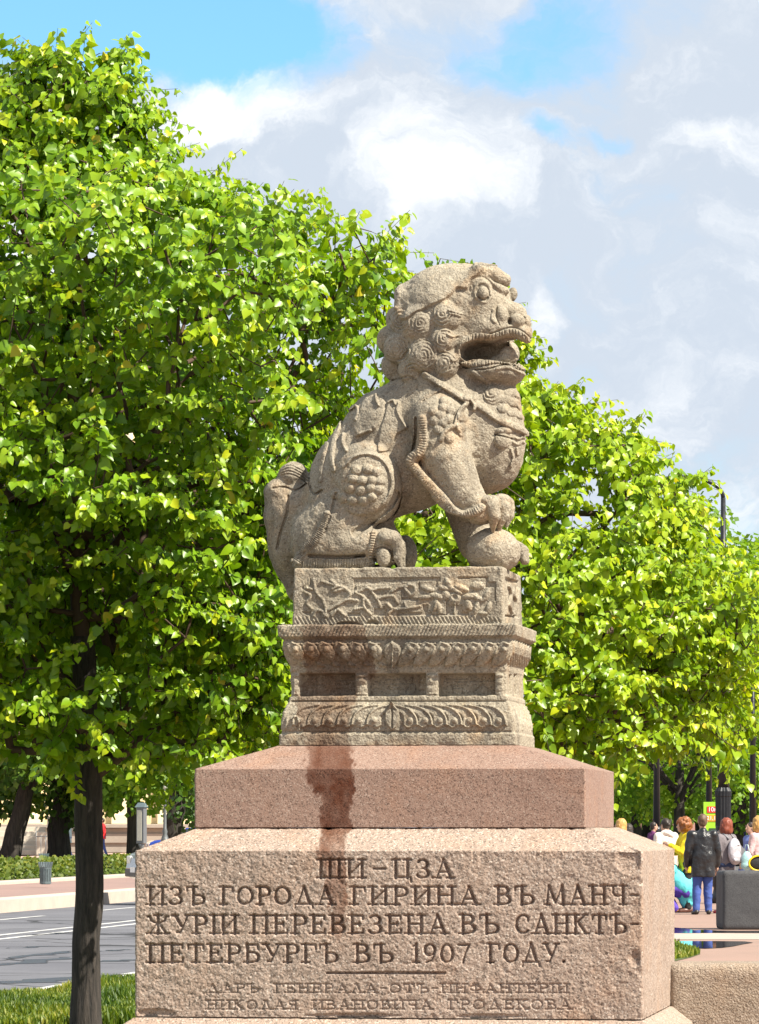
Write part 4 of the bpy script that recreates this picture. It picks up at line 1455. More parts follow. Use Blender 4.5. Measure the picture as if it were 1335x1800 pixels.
dk = [gpt(1140, 1625), gpt(1200, 1632), gpt(1232, 1636), gpt(1265, 1634), gpt(1400, 1636), gpt(1400, 1642), gpt(1140, 1642)]

# grass blades
def grass(name, poly_px, n, hmin, hmax, mat, seed):
    rg = np.random.default_rng(seed)
    P = np.array(poly_px, float)
    u = rg.uniform(P[:, 0].min(), P[:, 0].max(), n * 4); v = rg.uniform(P[:, 1].min(), P[:, 1].max(), n * 4)
    rl = Relief(u, v)
    d = rl.polyd(P, (np.arange(len(u)),))
    k = np.nonzero(d < 0)[0][:n]
    u, v = u[k], v[k]
    Y = F * EYE / (v - HV); X = (u - CX) * Y / F
    N = len(X)
    h = rg.uniform(hmin, hmax, N)
    h *= np.clip(1 + .7 * vnoise(X * 2.1 + 7, Y * .7, seed=seed + 1), .35, 1.8)
    wd = rg.uniform(.004, .009, N) * 1.6
    an = rg.uniform(0, 6.28, N); le = rg.uniform(.1, .6, N) * h
    dx, dy = np.cos(an), np.sin(an); bx, by = np.cos(an + 1.57), np.sin(an + 1.57)
    z0 = np.full(N, .012)
    V = np.zeros((N, 5, 3))
    for j, (t_, sgn) in enumerate(((0, -1), (0, 1), (.6, 1), (.6, -1), (1, 0))):
        V[:, j, 0] = X + dx * le * t_ ** 2 + bx * wd * sgn * (1 - .3 * t_)
        V[:, j, 1] = Y + dy * le * t_ ** 2 + by * wd * sgn * (1 - .3 * t_)
        V[:, j, 2] = z0 + h * t_
    b0 = np.arange(N)[:, None] * 5
    q = b0 + np.array([[0, 1, 2, 3]]); tr = b0 + np.array([[3, 2, 4]])
    tint = np.repeat(np.clip(rg.random(N) * .7 + .35 * vnoise(X * 1.6, Y * .5, seed=seed) + .1, 0, 1), 5)
    o = np_mesh(name, V.reshape(-1, 3), [q, tr], mat, None, True, {'tint': tint})
    o['kind'] = 'stuff'
    return o


def leaf_mat(name, stops, trans=0.36, rough=0.36, tcol=(1.25, 1.25, .5), spec=.4):
    m, t, b = base_mat(name)
    at = t.new('ShaderNodeAttribute', attribute_name='tint').outputs['Fac']
    c = t.ramp(at, stops)
    t.l.new(c, b.inputs['Base Color'])
    b.inputs['Roughness'].default_value = rough
    b.inputs['Specular IOR Level'].default_value = spec
    tr = t.new('ShaderNodeBsdfTranslucent')
    t.l.new(t.mix(1.0, c, (*tcol, 1), 'MULTIPLY'), tr.inputs[0])
    mx = t.new('ShaderNodeMixShader')
    mx.inputs[0].default_value = trans
    t.l.new(b.outputs[0], mx.inputs[1]); t.l.new(tr.outputs[0], mx.inputs[2])
    t.l.new(mx.outputs[0], t.n['Material Output'].inputs[0])
    return m


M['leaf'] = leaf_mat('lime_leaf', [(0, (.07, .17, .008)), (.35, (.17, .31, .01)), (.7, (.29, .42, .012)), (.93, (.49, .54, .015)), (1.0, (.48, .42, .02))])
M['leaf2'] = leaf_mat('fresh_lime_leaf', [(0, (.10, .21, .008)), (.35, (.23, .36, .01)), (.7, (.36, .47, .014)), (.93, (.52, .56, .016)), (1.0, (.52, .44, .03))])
M['leaf_far'] = leaf_mat('far_tree_leaf', [(0, (.06, .15, .01)), (.5, (.14, .27, .014)), (1, (.30, .42, .02))], .45, .5)
M['leaf_dark'] = leaf_mat('dark_tree_leaf', [(0, (.02, .055, .008)), (.5, (.05, .12, .012)), (1, (.20, .30, .018))], .3, .5)
M['hedge'] = leaf_mat('hedge_leaf', [(0, (.04, .075, .008)), (.5, (.11, .16, .014)), (1, (.25, .23, .025))], .35, .5)
M['grass'] = leaf_mat('grass_blade', [(0, (.04, .09, .01)), (.5, (.12, .18, .014)), (.85, (.26, .28, .03)), (1, (.42, .36, .12))], .35, .5)
grass('grass', [(-40, 1768), (0, 1760), (120, 1742), (240, 1724), (260, 1806), (-40, 1806)], 20000, .025, .10, M['grass'], 3)
grass('grass', [(1150, 1669), (1190, 1663), (1228, 1672), (1230, 1679), (1210, 1685), (1150, 1692)], 2500, .03, .08, M['grass'], 5)


def bark_mat(name, c1, c2, scale=1.0, bump=1.0):
    m, t, b = base_mat(name)
    tc = t.new('ShaderNodeTexCoord').outputs['Object']
    mp = t.new('ShaderNodeMapping')
    mp.inputs['Scale'].default_value = (38 * scale, 38 * scale, 5 * scale)
    t.l.new(tc, mp.inputs[0])
    n = t.noise(mp.outputs[0], 1.0, 6.0, .65, .4)
    n2 = t.noise(tc, 3.0 * scale, 5.0, .6)
    c = t.mix(t.maprange(n, .38, .62), (*c1, 1), (*c2, 1))
    c = t.mix(t.maprange(n2, .6, .72, 0, .5), c, (.07, .075, .03, 1))
    t.l.new(c, b.inputs['Base Color'])
    b.inputs['Roughness'].default_value = .9
    bn = t.new('ShaderNodeBump')
    bn.inputs['Strength'].default_value = bump
    bn.inputs['Distance'].default_value = .02
    t.l.new(n, bn.inputs['Height'])
    t.l.new(bn.outputs[0], b.inputs['Normal'])
    return m


M['bark'] = bark_mat('lime_bark', (.014, .012, .011), (.055, .044, .037))
M['twig'] = simple('brown_twig', (.075, .045, .028), .8)
M['bark_far'] = bark_mat('dark_bark', (.018, .015, .012), (.05, .042, .034), .4)
# ------------------------------------------------------------------ trees
LEAF_T = np.array([(0, 0.02, 0), (0, .38, 0), (0, .74, 0), (0, 1.06, 0),
                   (-.26, -.07, 1), (-.50, .20, 1), (-.46, .50, 1), (-.24, .80, 1),
                   (.26, -.07, 1), (.50, .20, 1), (.46, .50, 1), (.24, .80, 1)], float)
LEAF_Q = np.array([(0, 4, 5, 1), (1, 5, 6, 2), (2, 6, 7, 3), (8, 0, 1, 9), (9, 1, 2, 10), (10, 2, 3, 11)])


def unit(a):
    return a / (np.linalg.norm(a, axis=-1, keepdims=True) + 1e-9)


def leaves_mesh(name, P, Tdir, Nrm, size, tint, mat, parent, rg, simple_=False):
    """P base points, Tdir along the blade, Nrm upper side"""
    T = unit(Tdir); B = unit(np.cross(T, Nrm)); Nn = np.cross(B, T)
    N = len(P)
    if simple_:
        base = np.array([(-.42, .0, .0), (.42, .0, .0), (.38, .8, -.1), (-.38, .8, -.1)], float)
        q = np.array([(0, 1, 2, 3)])
    else:
        base = LEAF_T; q = LEAF_Q
    k = len(base)
    fold = rg.uniform(.12, .55, (N, 1)); curl = rg.uniform(.02, .35, (N, 1))
    wv = rg.uniform(-.06, .06, (N, k))
    x = base[None, :, 0] * rg.uniform(.85, 1.05, (N, 1)); y = base[None, :, 1] + 0 * x
    z = np.abs(base[None, :, 0]) * fold - curl * y ** 2 + wv * (base[None, :, 2] if not simple_ else 1.0)
    s = size[:, None, None]
    V = P[:, None, :] + s * (x[..., None] * B[:, None, :] + y[..., None] * T[:, None, :] + z[..., None] * Nn[:, None, :])
    Q = (np.arange(N)[:, None, None] * k + q[None]).reshape(-1, 4)
    return np_mesh(name, V.reshape(-1, 3), [Q], mat, parent, True, {'tint': np.repeat(tint, k)})


def grow(trunk, attract, rg, seg=0.16, up=0.5):
    """greedy branching from a trunk polyline to attractor points; returns nodes, parents, count, tip index per attractor"""
    nodes = [np.array(p, float) for p in trunk]
    par = [-1] + list(range(len(trunk) - 1))
    A = attract
    cap = len(nodes) + len(A) * 12
    N = np.zeros((cap, 3)); N[:len(nodes)] = nodes
    par = np.array(par + [0] * (cap - len(par)))
    n = len(nodes); tips = []
    ax = np.array([np.interp(A[:, 2], N[:n, 2], N[:n, i]) for i in (0, 1)]).T
    order = np.argsort(np.hypot(*(A[:, :2] - ax).T) + rg.uniform(0, .15, len(A)))
    tipof = np.zeros(len(A), int)
    for a in order:
        p = A[a]
        d = N[:n] - p
        dist = np.sqrt((d ** 2).sum(1))
        hor = np.hypot(d[:, 0], d[:, 1])
        cost = dist + up * np.maximum(0, d[:, 2] + 0.55 * hor)
        j = int(np.argmin(cost))
        q = N[j]; L = dist[j]
        m = max(1, int(L / seg))
        last = j
        mid = (q + p) / 2 + np.array([0, 0, .10 * L]) + rg.normal(0, .05 * L, 3)
        for k in range(1, m + 1):
            t_ = k / m
            N[n] = (1 - t_) ** 2 * q + 2 * t_ * (1 - t_) * mid + t_ ** 2 * p
            par[n] = last; last = n; n += 1
            if n >= cap: break
        tipof[a] = last
        if n >= cap - 20: break
    N = N[:n]; par = par[:n]
    cnt = np.zeros(n)
    cnt[tipof] += 1
    for i in range(n - 1, 0, -1):
        if par[i] >= 0 and par[i] != i: cnt[par[i]] += cnt[i]
    return N, par, np.maximum(cnt, 1), tipof


def branch_mesh(name, N, par, rad, idx, mat, parent, sides=5):
    a = N[par[idx]]; b = N[idx]
    t_ = unit(b - a)
    h = np.where(np.abs(t_[:, 2:3]) > .9, np.array([[1., 0, 0]]), np.array([[0, 0, 1.]]))
    x = unit(np.cross(t_, h)); y = np.cross(t_, x)
    ra = np.minimum(rad[par[idx]], rad[idx] * 1.35); rb = rad[idx]
    an = np.arange(sides) * 2 * np.pi / sides
    ring = x[:, None, :] * np.cos(an)[None, :, None] + y[:, None, :] * np.sin(an)[None, :, None]
    V = np.concatenate([a[:, None] + ring * ra[:, None, None], b[:, None] + ring * rb[:, None, None]], 1)
    k = np.arange(sides); k2 = (k + 1) % sides
    q = np.stack([k, k2, k2 + sides, k + sides], -1)
    Q = (np.arange(len(idx))[:, None, None] * 2 * sides + q[None]).reshape(-1, 4)
    return np_mesh(name, V.reshape(-1, 3), [Q], mat, parent, True)


def near_tree(name, label, base, env, ztop, n_att, leaves_per, seed, trunk_r, lsize, mat, zmin, lean=(0, 0), group=None, shell=.45, droop=.25):
    rg = np.random.default_rng(seed)
    root = thing(name, label, 'tree', (base[0], base[1], 0), 0, group)
    hz = np.linspace(0, ztop, 26)
    wob = np.cumsum(rg.normal(0, .012, (26, 2)), 0)
    trunk = np.column_stack([wob[:, 0] + lean[0] * hz / ztop, wob[:, 1] + lean[1] * hz / ztop, hz])
    # trunk mesh with knots and a flared foot
    tm = []
    n_s = 20
    zs = np.linspace(0, zmin + .7, 60)
    cxy = np.column_stack([np.interp(zs, hz, trunk[:, 0]), np.interp(zs, hz, trunk[:, 1])])
    an = np.arange(n_s) * 2 * np.pi / n_s
    rr = trunk_r * (1 + .35 * np.exp(-zs / .25) - .22 * zs / (zmin + .7))
    A_, Z_ = np.meshgrid(an, zs)
    R_ = rr[:, None] * (1 + .10 * vnoise(np.cos(A_) * 1.5 + 9, Z_ * 2.2 + 3, seed=seed) + .05 * vnoise(A_ * 2.2, Z_ * 7, seed=seed + 1))
    V = np.stack([cxy[:, :1] + R_ * np.cos(A_), cxy[:, 1:] + R_ * np.sin(A_), Z_], -1).reshape(-1, 3)
    i = np.arange(59)[:, None]; j = np.arange(n_s)[None]
    Q = np.stack(np.broadcast_arrays(i * n_s + j, i * n_s + (j + 1) % n_s, (i + 1) * n_s + (j + 1) % n_s, (i + 1) * n_s + j), -1).reshape(-1, 4)
    tr = np_mesh('trunk', V, [Q], M['bark'], root, True)
    # attractors inside the crown
    pts = []
    while len(pts) < n_att:
        z = rg.uniform(zmin, ztop * 1.02); th = rg.uniform(0, 2 * np.pi)
        Rm = env(z, th)
        if rg.random() * 3.0 > Rm + .25: continue
        r = Rm * math.sqrt(shell + (1 - shell) * rg.random()) if rg.random() < .68 else Rm * rg.random()
        c = [np.interp(z, hz, trunk[:, 0]), np.interp(z, hz, trunk[:, 1])]
        # clumping: leave irregular voids
        p = (c[0] + r * math.cos(th), c[1] + r * math.sin(th), z)
        if vnoise(np.array([p[0] * 1.7 + 9]), np.array([p[1] * 1.7 + 4]), np.array([p[2] * 1.9 + 7]), seed=seed)[0] < -.30: continue
        pts.append(p)
    A = np.array(pts)
    N, par, cnt, tip = grow(trunk, A, rg)
    rad = np.minimum(.0028 * cnt ** .45, trunk_r * .62)
    i0 = 26
    big = np.nonzero((np.arange(len(N)) > 0))[0]
    big = big[~((big < i0) & (N[big, 2] < zmin + .6))]
    branch_mesh('branches', N, par, rad, big, M['bark'] if False else M['twig'], root, 5)
    # leafy shoots
    sd = unit(A - N[par[tip]] + rg.normal(0, .05, A.shape))
    out = A.copy(); out[:, 2] = 0
    out = unit(out - np.array([trunk[-1, 0], trunk[-1, 1], 0]) * .5)
    sd = unit(sd * .6 + out * .55 + rg.normal(0, .35, A.shape) + np.array([0, 0, .12]))
    m = leaves_per
    t_ = np.linspace(-.25, 1, m)[None, :] + rg.uniform(-.04, .04, (len(A), m))
    SL = rg.uniform(.20, .36, (len(A), 1))
    P = A[:, None] + sd[:, None] * (t_ * SL)[..., None] - np.array([0, 0, 1.0]) * (droop * SL * np.clip(t_, 0, 2) ** 2)[..., None]
    side = unit(np.cross(sd, np.array([0, 0, 1.0])))
    sgn = np.where(np.arange(m) % 2 == 0, 1, -1)[None, :, None]
    T = side[:, None] * sgn * .75 + sd[:, None] * .35 + np.array([0, 0, -0.75]) + rg.normal(0, .30, (len(A), m, 3))
    P = P + unit(T) * .022
    Nn = np.array([0, 0, .6]) + out[:, None] * .75 + rg.normal(0, .45, (len(A), m, 3))
    sz = lsize * rg.uniform(.5, 1.2, (len(A), m)) * np.clip(1.12 - .35 * t_, .5, 1.2)
    shoot = rg.random((len(A), 1))
    tint = np.clip(.45 * rg.random((len(A), m)) + .35 * shoot + .28 * np.clip(t_, 0, 1) ** 2 - .05, 0, 1)
    tint = np.where(rg.random(tint.shape) < .006, 1.0, np.minimum(tint, .95))
    # shoots as thin twigs
    a0 = A; a1 = A + sd * SL - np.array([0, 0, 1.0]) * droop * SL
    NN = np.vstack([a0, a1]); pr = np.concatenate([np.zeros(len(A), int), np.arange(len(A))])
    branch_mesh('shoots', NN, pr, np.concatenate([np.full(len(A), .0028), np.full(len(A), .0013)]), np.arange(len(A), 2 * len(A)), M['twig'], root, 3)
    leaves_mesh('crown', P.reshape(-1, 3), T.reshape(-1, 3), Nn.reshape(-1, 3), sz.reshape(-1), tint.reshape(-1), mat, root, rg)
    return root


def px_env(Yd, utrunk, table, asym=None, seed=0):
    """radius table given as (photo row, half width in pixels) at distance Yd"""
    v = np.array([p[0] for p in table], float); r = np.array([p[1] for p in table], float)

    def env(z, th):
        vv = HV - (z - EYE) * F / Yd
        R = np.interp(vv, v, r) * Yd / F
        n = vnoise(np.array([math.cos(th) * 1.6 + 5]), np.array([math.sin(th) * 1.6 + 5]), np.array([z * 2.0]), seed=seed)[0]
        return max(R * (1 + .26 * n), .02)
    return env


Y1 = 26.0
T1 = [(70, 15), (110, 70), (190, 115), (240, 140), (300, 170), (350, 290), (400, 430), (445, 650), (520, 620), (650, 560), (850, 500), (1000, 440), (1150, 390), (1290, 330), (1330, 240), (1345, 60)]
base1 = wpt(150, 1450, Y1)
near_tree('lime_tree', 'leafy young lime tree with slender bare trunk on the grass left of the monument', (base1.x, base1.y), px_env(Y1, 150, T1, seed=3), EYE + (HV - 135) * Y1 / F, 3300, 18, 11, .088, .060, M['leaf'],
          EYE + (HV - 1335) * Y1 / F, (-.12, 0), 'young lime trees behind the monument')
Y2 = 29.0
T2 = [(540, 10), (600, 45), (640, 50), (665, 60), (690, 120), (740, 215), (800, 285), (845, 370), (930, 420), (1000, 470), (1100, 540), (1200, 560), (1290, 520), (1330, 420), (1350, 200)]
base2 = wpt(835, 1450, Y2)
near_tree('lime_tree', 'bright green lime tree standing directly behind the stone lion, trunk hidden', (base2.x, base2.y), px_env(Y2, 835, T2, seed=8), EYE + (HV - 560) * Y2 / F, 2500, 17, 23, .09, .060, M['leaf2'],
          EYE + (HV - 1330) * Y2 / F, (0, 0), 'young lime trees behind the monument')


# far trees: trunk with limbs, crown of leaf clumps
def far_tree(name, label, trunk_h, total_h, crown_r, trunk_r, nl, leaf, seed, mat, lean=(0, 0), group=None, flat=1.0, low=0.0):
    rg = np.random.default_rng(seed)
    root = thing(name, label, 'tree', (0, 0, 0), 0, group)
    mb = MB()
    path = [(lean[0] * t_, lean[1] * t_, trunk_h * 1.25 * t_) for t_ in np.linspace(0, 1, 7)]
    path = [(p[0] + rg.normal(0, trunk_r * .12), p[1] + rg.normal(0, trunk_r * .12), p[2]) for p in path]
    mb.tube(path, [trunk_r * (1.25 - .5 * t_ if t_ > .05 else 1.4) for t_ in np.linspace(0, 1, 7)], 12)
    for k in range(7):
        a = rg.uniform(0, 6.28); z0 = trunk_h * rg.uniform(.8, 1.1)
        L = crown_r * rg.uniform(.5, .85)
        p0 = np.array([lean[0] * z0 / trunk_h / 1.25, lean[1] * z0 / trunk_h / 1.25, z0])
        p2 = p0 + np.array([math.cos(a) * L, math.sin(a) * L, L * rg.uniform(.3, 1.1)])
        p1 = (p0 + p2) / 2 + np.array([0, 0, .15 * L])
        mb.tube([p0, p1, p2], [trunk_r * .45, trunk_r * .3, trunk_r * .12], 7)
    mb.build('trunk', M['bark_far'], root, True)
    nc = 46
    cz = (trunk_h + total_h) / 2; hz = (total_h - trunk_h) / 2 + low
    C = []
    while len(C) < nc:
        p = rg.uniform(-1, 1, 3)
        if (p ** 2).sum() < 1 and (p ** 2).sum() > .18: C.append(p)
    C = np.array(C) * np.array([crown_r, crown_r, hz]) + np.array([lean[0], lean[1], cz - low * .4])
    ci = rg.integers(0, nc, nl)
    rc = rg.uniform(.16, .30, nc) * crown_r
    d = unit(rg.normal(0, 1, (nl, 3)))
    P = C[ci] + d * (rc[ci] * rg.uniform(.55, 1.05, nl))[:, None]
    T = d * .5 + rg.normal(0, .5, (nl, 3)) + np.array([0, 0, -.5])
    Nn = d + np.array([0, 0, .5]) + rg.normal(0, .3, (nl, 3))
    tint = np.clip(.5 * rg.random(nl) + .5 * rg.random(nc)[ci], 0, 1)
    leaves_mesh('crown', P, T, Nn, rg.uniform(.7, 1.3, nl) * leaf, tint, mat, root, rg, True)
    return root


def put(root, p, rz=0.0, sc=1.0, label=None, group=None):
    root.location = p; root.rotation_euler = (0, 0, rz); root.scale = (sc, sc, sc)
    if label: root['label'] = label
    if group: root['group'] = group
    return root


G1 = 'old trees across the road'
tA = far_tree('street_tree', 'old tree with a thick dark trunk leaning right, leftmost behind the hedge', 2.9, 12, 4.6, .30, 12000, .20, 41, M['leaf_dark'], (.95, 0), G1, low=.8)
p = gpt(12, 1525, .2); put(tA, (p.x, 150, .2)); tA.location.x = (12 - CX) * 150 / F
tB = far_tree('street_tree', 'thick dark tree with slanting trunk behind the slatted litter bin', 3.1, 13, 4.4, .34, 12000, .20, 42, M['leaf_dark'], (.35, 0), G1, low=.8)
tB.location = ((100 - CX) * 152 / F, 152, .2)
tC = copy_tree(tA); put(tC, ((167 - CX) * 158 / F, 158, .2), 2.2, 1.0, 'dark tree mostly hidden behind the trunk of the near lime tree', G1)
tD = far_tree('street_tree', 'straight slim tree beside the grey box on a post', 3.1, 12, 4.2, .22, 12000, .20, 44, M['leaf_far'], (.0, 0), G1, low=1.2)
tD.location = ((235 - CX) * 150 / F, 150, .2)
tE = copy_tree(tB); put(tE, ((302 - CX) * 175 / F, 175, .2), .3, 1.0, 'dark tree beside the ornate lamp post, nearest the pedestal on the left', G1)
tF = copy_tree(tD); put(tF, ((345 - CX) * 215 / F, 215, .1), 1.3, 1.05, 'shaded tree in the gap just left of the red-brown granite block', G1)
tG = copy_tree(tD); put(tG, ((395 - CX) * 190 / F, 190, .1), 4.3, 1.0, 'bright tree crown just above the left slope of the red-brown block', G1)
G2 = 'trees along the far side of the square'
spots = [(1118, 178, 'far tree whose trunk shows just right of the upper granite block', tD), (1137, 186, 'thin trunked far tree, second right of the granite block', tD), (1168, 170, 'far tree directly over the woman in the cream coat', tB),
         (1195, 160, 'thick far tree just left of the curly haired woman in yellow', tD), (1232, 190, 'far tree over the man in the black leather jacket', tD), (1292, 180, 'far tree just right of the big black lamp post', tB),
         (1330, 200, 'far tree at the right edge behind the crowd', tD), (1262, 215, 'far tree behind the green distance sign', tD), (1090, 200, 'far tree nearest the upper granite block on the right', tB)]
for k, (u, Y, lab, src) in enumerate(spots):
    c = copy_tree(src)
    put(c, ((u - CX) * Y / F, Y, 0), 1.1 * k, .92 + .05 * (k % 3), lab, G2)
    for ch in c.children:
        if ch.name.startswith('crown'):
            ch.data = ch.data.copy() if k < 1 else ch.data
for o in list(COL.objects):
    if o.parent and o.parent.get('group') == G2 and o.name.startswith('crown'):
        o.material_slots[0].link = 'OBJECT'
        o.material_slots[0].material = M['leaf_far']

for k, (u, Y, lab, src) in enumerate([(-120, 155, 'leaning dark tree beyond the left edge of the picture, first from the edge', tA), (-300, 150, 'dark tree beyond the left edge of the picture, second from the edge', tB),
                                     (-520, 160, 'slim tree beyond the left edge of the picture, third from the edge', tD), (-760, 158, 'dark tree beyond the left edge of the picture, fourth from the edge', tB)]):
    put(copy_tree(src), ((u - CX) * Y / F, Y, .2), 1.7 * k + .6, 1.0, lab, G1)
for k, (u, Y, lab, src) in enumerate([(1430, 180, 'far tree beyond the right edge of the picture, first from the edge', tB), (1560, 195, 'far tree beyond the right edge of the picture, second from the edge', tD),
                                     (1710, 185, 'far tree beyond the right edge of the picture, third from the edge', tB), (1900, 190, 'far tree beyond the right edge of the picture, fourth from the edge', tD)]):
    put(copy_tree(src), ((u - CX) * Y / F, Y, 0), 1.3 * k + .2, 1.0, lab, G2)

# hedge along the far pavement: many leaf tufts round a woody core
def hedge(name, label, s0, s1, o_c, wd, h, z0, n, seed):
    rg = np.random.default_rng(seed)
    root = thing(name, label, 'hedge', (0, 0, 0))
    s = rg.uniform(s0, s1, n); tt = rg.uniform(-1, 1, n); zz = rg.random(n) ** .7
    top = h * (1 + .14 * vnoise(s * .9, s * .13 + 5, seed=seed) + .06 * vnoise(s * 3.1, s * .2, seed=seed + 2))
    o_ = o_c + tt * wd / 2 * (1 - .15 * zz)
    P = np.stack([RN.x * o_ + RD.x * s, RN.y * o_ + RD.y * s, z0 + zz * top], -1)
    T = rg.normal(0, .6, (n, 3)) + np.array([0, 0, .5])
    Nn = rg.normal(0, .5, (n, 3)) + np.array([0.2, -.6, .6])
    leaves_mesh('foliage', P, T, Nn, rg.uniform(.05, .13, n), np.clip(.15 + .7 * rg.random(n) * (.6 + .4 * zz), 0, 1), M['hedge'], root, rg, True)
    mb = MB()
    for k in range(int((s1 - s0) / 1.2)):
        ss = s0 + k * 1.2
        q = RN * o_c + RD * ss
        for e in range(3):
            mb.tube([(q.x, q.y, z0), (q.x + rg.normal(0, .15), q.y + rg.normal(0, .15), z0 + h * .7)], [.02, .008], 5)
    tag(mb.build('stems', M['bark_far'], root), kind='stuff')
    return root


oh = o2 - 2.2
hedge('clipped_hedge', 'low yellow-green hedge along the far pavement behind the litter bin', 100, 190, oh, 1.8, .50, .2, 26000, 9)
# ------------------------------------------------------------------ street furniture
M['black_iron'] = simple('black_painted_iron', (.018, .019, .022), .38, 0.3, .25, 9)
M['grey_metal'] = simple('grey_painted_metal', (.16, .17, .18), .45, .3)
M['bin'] = simple('grey_green_metal', (.13, .17, .18), .4, .3, .25, 12)
M['cream'] = simple('cream_render', (.82, .66, .38), .85, 0, .10, .25)
M['cream_light'] = simple('pale_cream_render', (.86, .75, .52), .85, 0, .10, .25)
M['stone_base'] = simple('grey_stone_plinth', (.36, .31, .26), .85, 0, .2, .8, .3, 6)
M['window'] = simple('window_glass', (.03, .04, .05), .08, 0, .3, .5)
M['win_frame'] = simple('white_window_frame', (.65, .62, .58), .6)
M['far_white'] = simple('pale_far_facade', (.60, .56, .55), .85, 0, .1, .2)
M['far_pink'] = simple('pink_granite_parapet', (.44, .24, .20), .85, 0, .2, .4)
M['roof'] = simple('grey_roof', (.20, .20, .22), .7)
M['lamp_glass'] = simple('frosted_lamp_glass', (.70, .70, .66), .3)


# cream building beyond the trees on the left
YB = 232.0
sc_ = YB / F
bx0, bx1 = (-1100 - CX) * sc_, (322 - CX) * sc_
bz0, bz1 = .2, EYE + (HV - 620) * sc_
bl = thing('cream_building', 'long cream building with pilasters and stone plinth seen through the trees on the left', 'building', ((bx0 + bx1) / 2, YB, bz0))
bw = bx1 - bx0; bh = bz1 - bz0
zl = EYE - bz0 - 6 * sc_        # top of the stone plinth
MB().box((0, 7, zl + (bh - zl) / 2), (bw, 14, bh - zl)).build('wall', M['cream'], bl)
MB().box((0, 6.7, zl / 2), (bw + .6, 14.4, zl)).build('plinth', M['stone_base'], bl, False, .04)
MB().box((0, -.55, zl + .1), (bw + .8, .5, .2)).box((0, -.45, 0.75), (bw + .5, .3, .5)).build('ledge', M['stone_base'], bl, False, .03)
nbay = 17
for k in range(nbay + 1):
    x = -bw / 2 + .7 + k * (bw - 1.4) / nbay
    MB().box((x, -.14, zl + .2 + (bh - zl - 1.2) / 2), (.95, .28, bh - zl - 1.4)).box((x, -.2, zl + .45), (1.2, .4, .5)).box((x, -.2, bh - 1.3), (1.2, .4, .5)).build('pilaster', M['cream_light'], bl, False, .03)
for fl in range(4):
    z = zl + 2.6 + fl * (bh - zl - 3.2) / 4
    for k in range(nbay):
        x = -bw / 2 + .7 + (k + .5) * (bw - 1.4) / nbay
        if fl == 0 and k > 12:
            continue
        f = MB().box((x, -.06, z + 1.0), (1.5, .14, .12)).box((x, -.06, z - 1.0), (1.7, .22, .12)).box((x - .72, -.06, z), (.1, .12, 1.9)).box((x + .72, -.06, z), (.1, .12, 1.9)).box((x, -.05, z), (.07, .1, 1.9)).box((x, -.05, z + .35), (1.4, .1, .07)).build('window', M['win_frame'], bl)
        MB().box((x, -.012, z), (1.36, .03, 1.9)).build('pane', M['window'], f)
MB().box((0, -.3, bh - .55), (bw + 1, .7, .35)).box((0, -.45, bh - .2), (bw + 1.3, 1.0, .3)).build('cornice', M['cream_light'], bl, False, .04)
MB().box((0, 7, bh + .25), (bw + .6, 14.6, .5)).build('roof', M['roof'], bl)
# pale stone blocks of the steps in front of it
M['step'] = simple('pale_step_stone', (.52, .46, .38), .85, 0, .15, 2, .2, 10)
st = thing('stone_steps', 'pale stone steps with block cheek walls in front of the cream building', 'steps', ((40 - CX) * 215 / F, 215, .2))
for k in range(6):
    MB().box((-1.2, .8 + k * .4, .12 + k * .22), (4.2, .5, .24)).build('step', M['step'], st, False, .015)
MB().box((1.35, .6, .55), (1.5, 1.2, 1.1), 0).build('cheek_block', M['step'], st, False, .03)
MB().box((1.7, 1.9, 1.5), (1.3, 1.0, .75), 0).build('cheek_block', M['step'], st, False, .03)

# far buildings and embankment wall on the right
YE = 300.0
ew = thing('embankment_wall', 'long pink granite parapet beyond the trees on the right', 'wall', ((1270 - CX) * YE / F, YE, 0))
MB().box((0, 0, 1.05), (34, .8, 2.1)).build('wall', M['far_pink'], ew, False, .05)
MB().box((0, 0, 2.2), (34.3, 1.1, .22)).build('coping', M['far_pink'], ew, False, .05)
fb = thing('pale_building', 'low pale building with tall windows far behind the crowd', 'building', ((1330 - CX) * 330 / F, 330, 0))
MB().box((0, 6, 3.6), (34, 12, 7.2)).build('wall', M['far_white'], fb)
for k in range(14):
    f = MB().box((-15.6 + k * 2.4, -.03, 3.2), (1.5, .12, 3.4)).build('window', M['win_frame'], fb)
    MB().box((-15.6 + k * 2.4, -.1, 3.2), (1.25, .05, 3.1)).build('pane', M['window'], f)
MB().box((0, 5.5, 7.35), (34.8, 13, .35)).build('roof', M['roof'], fb)


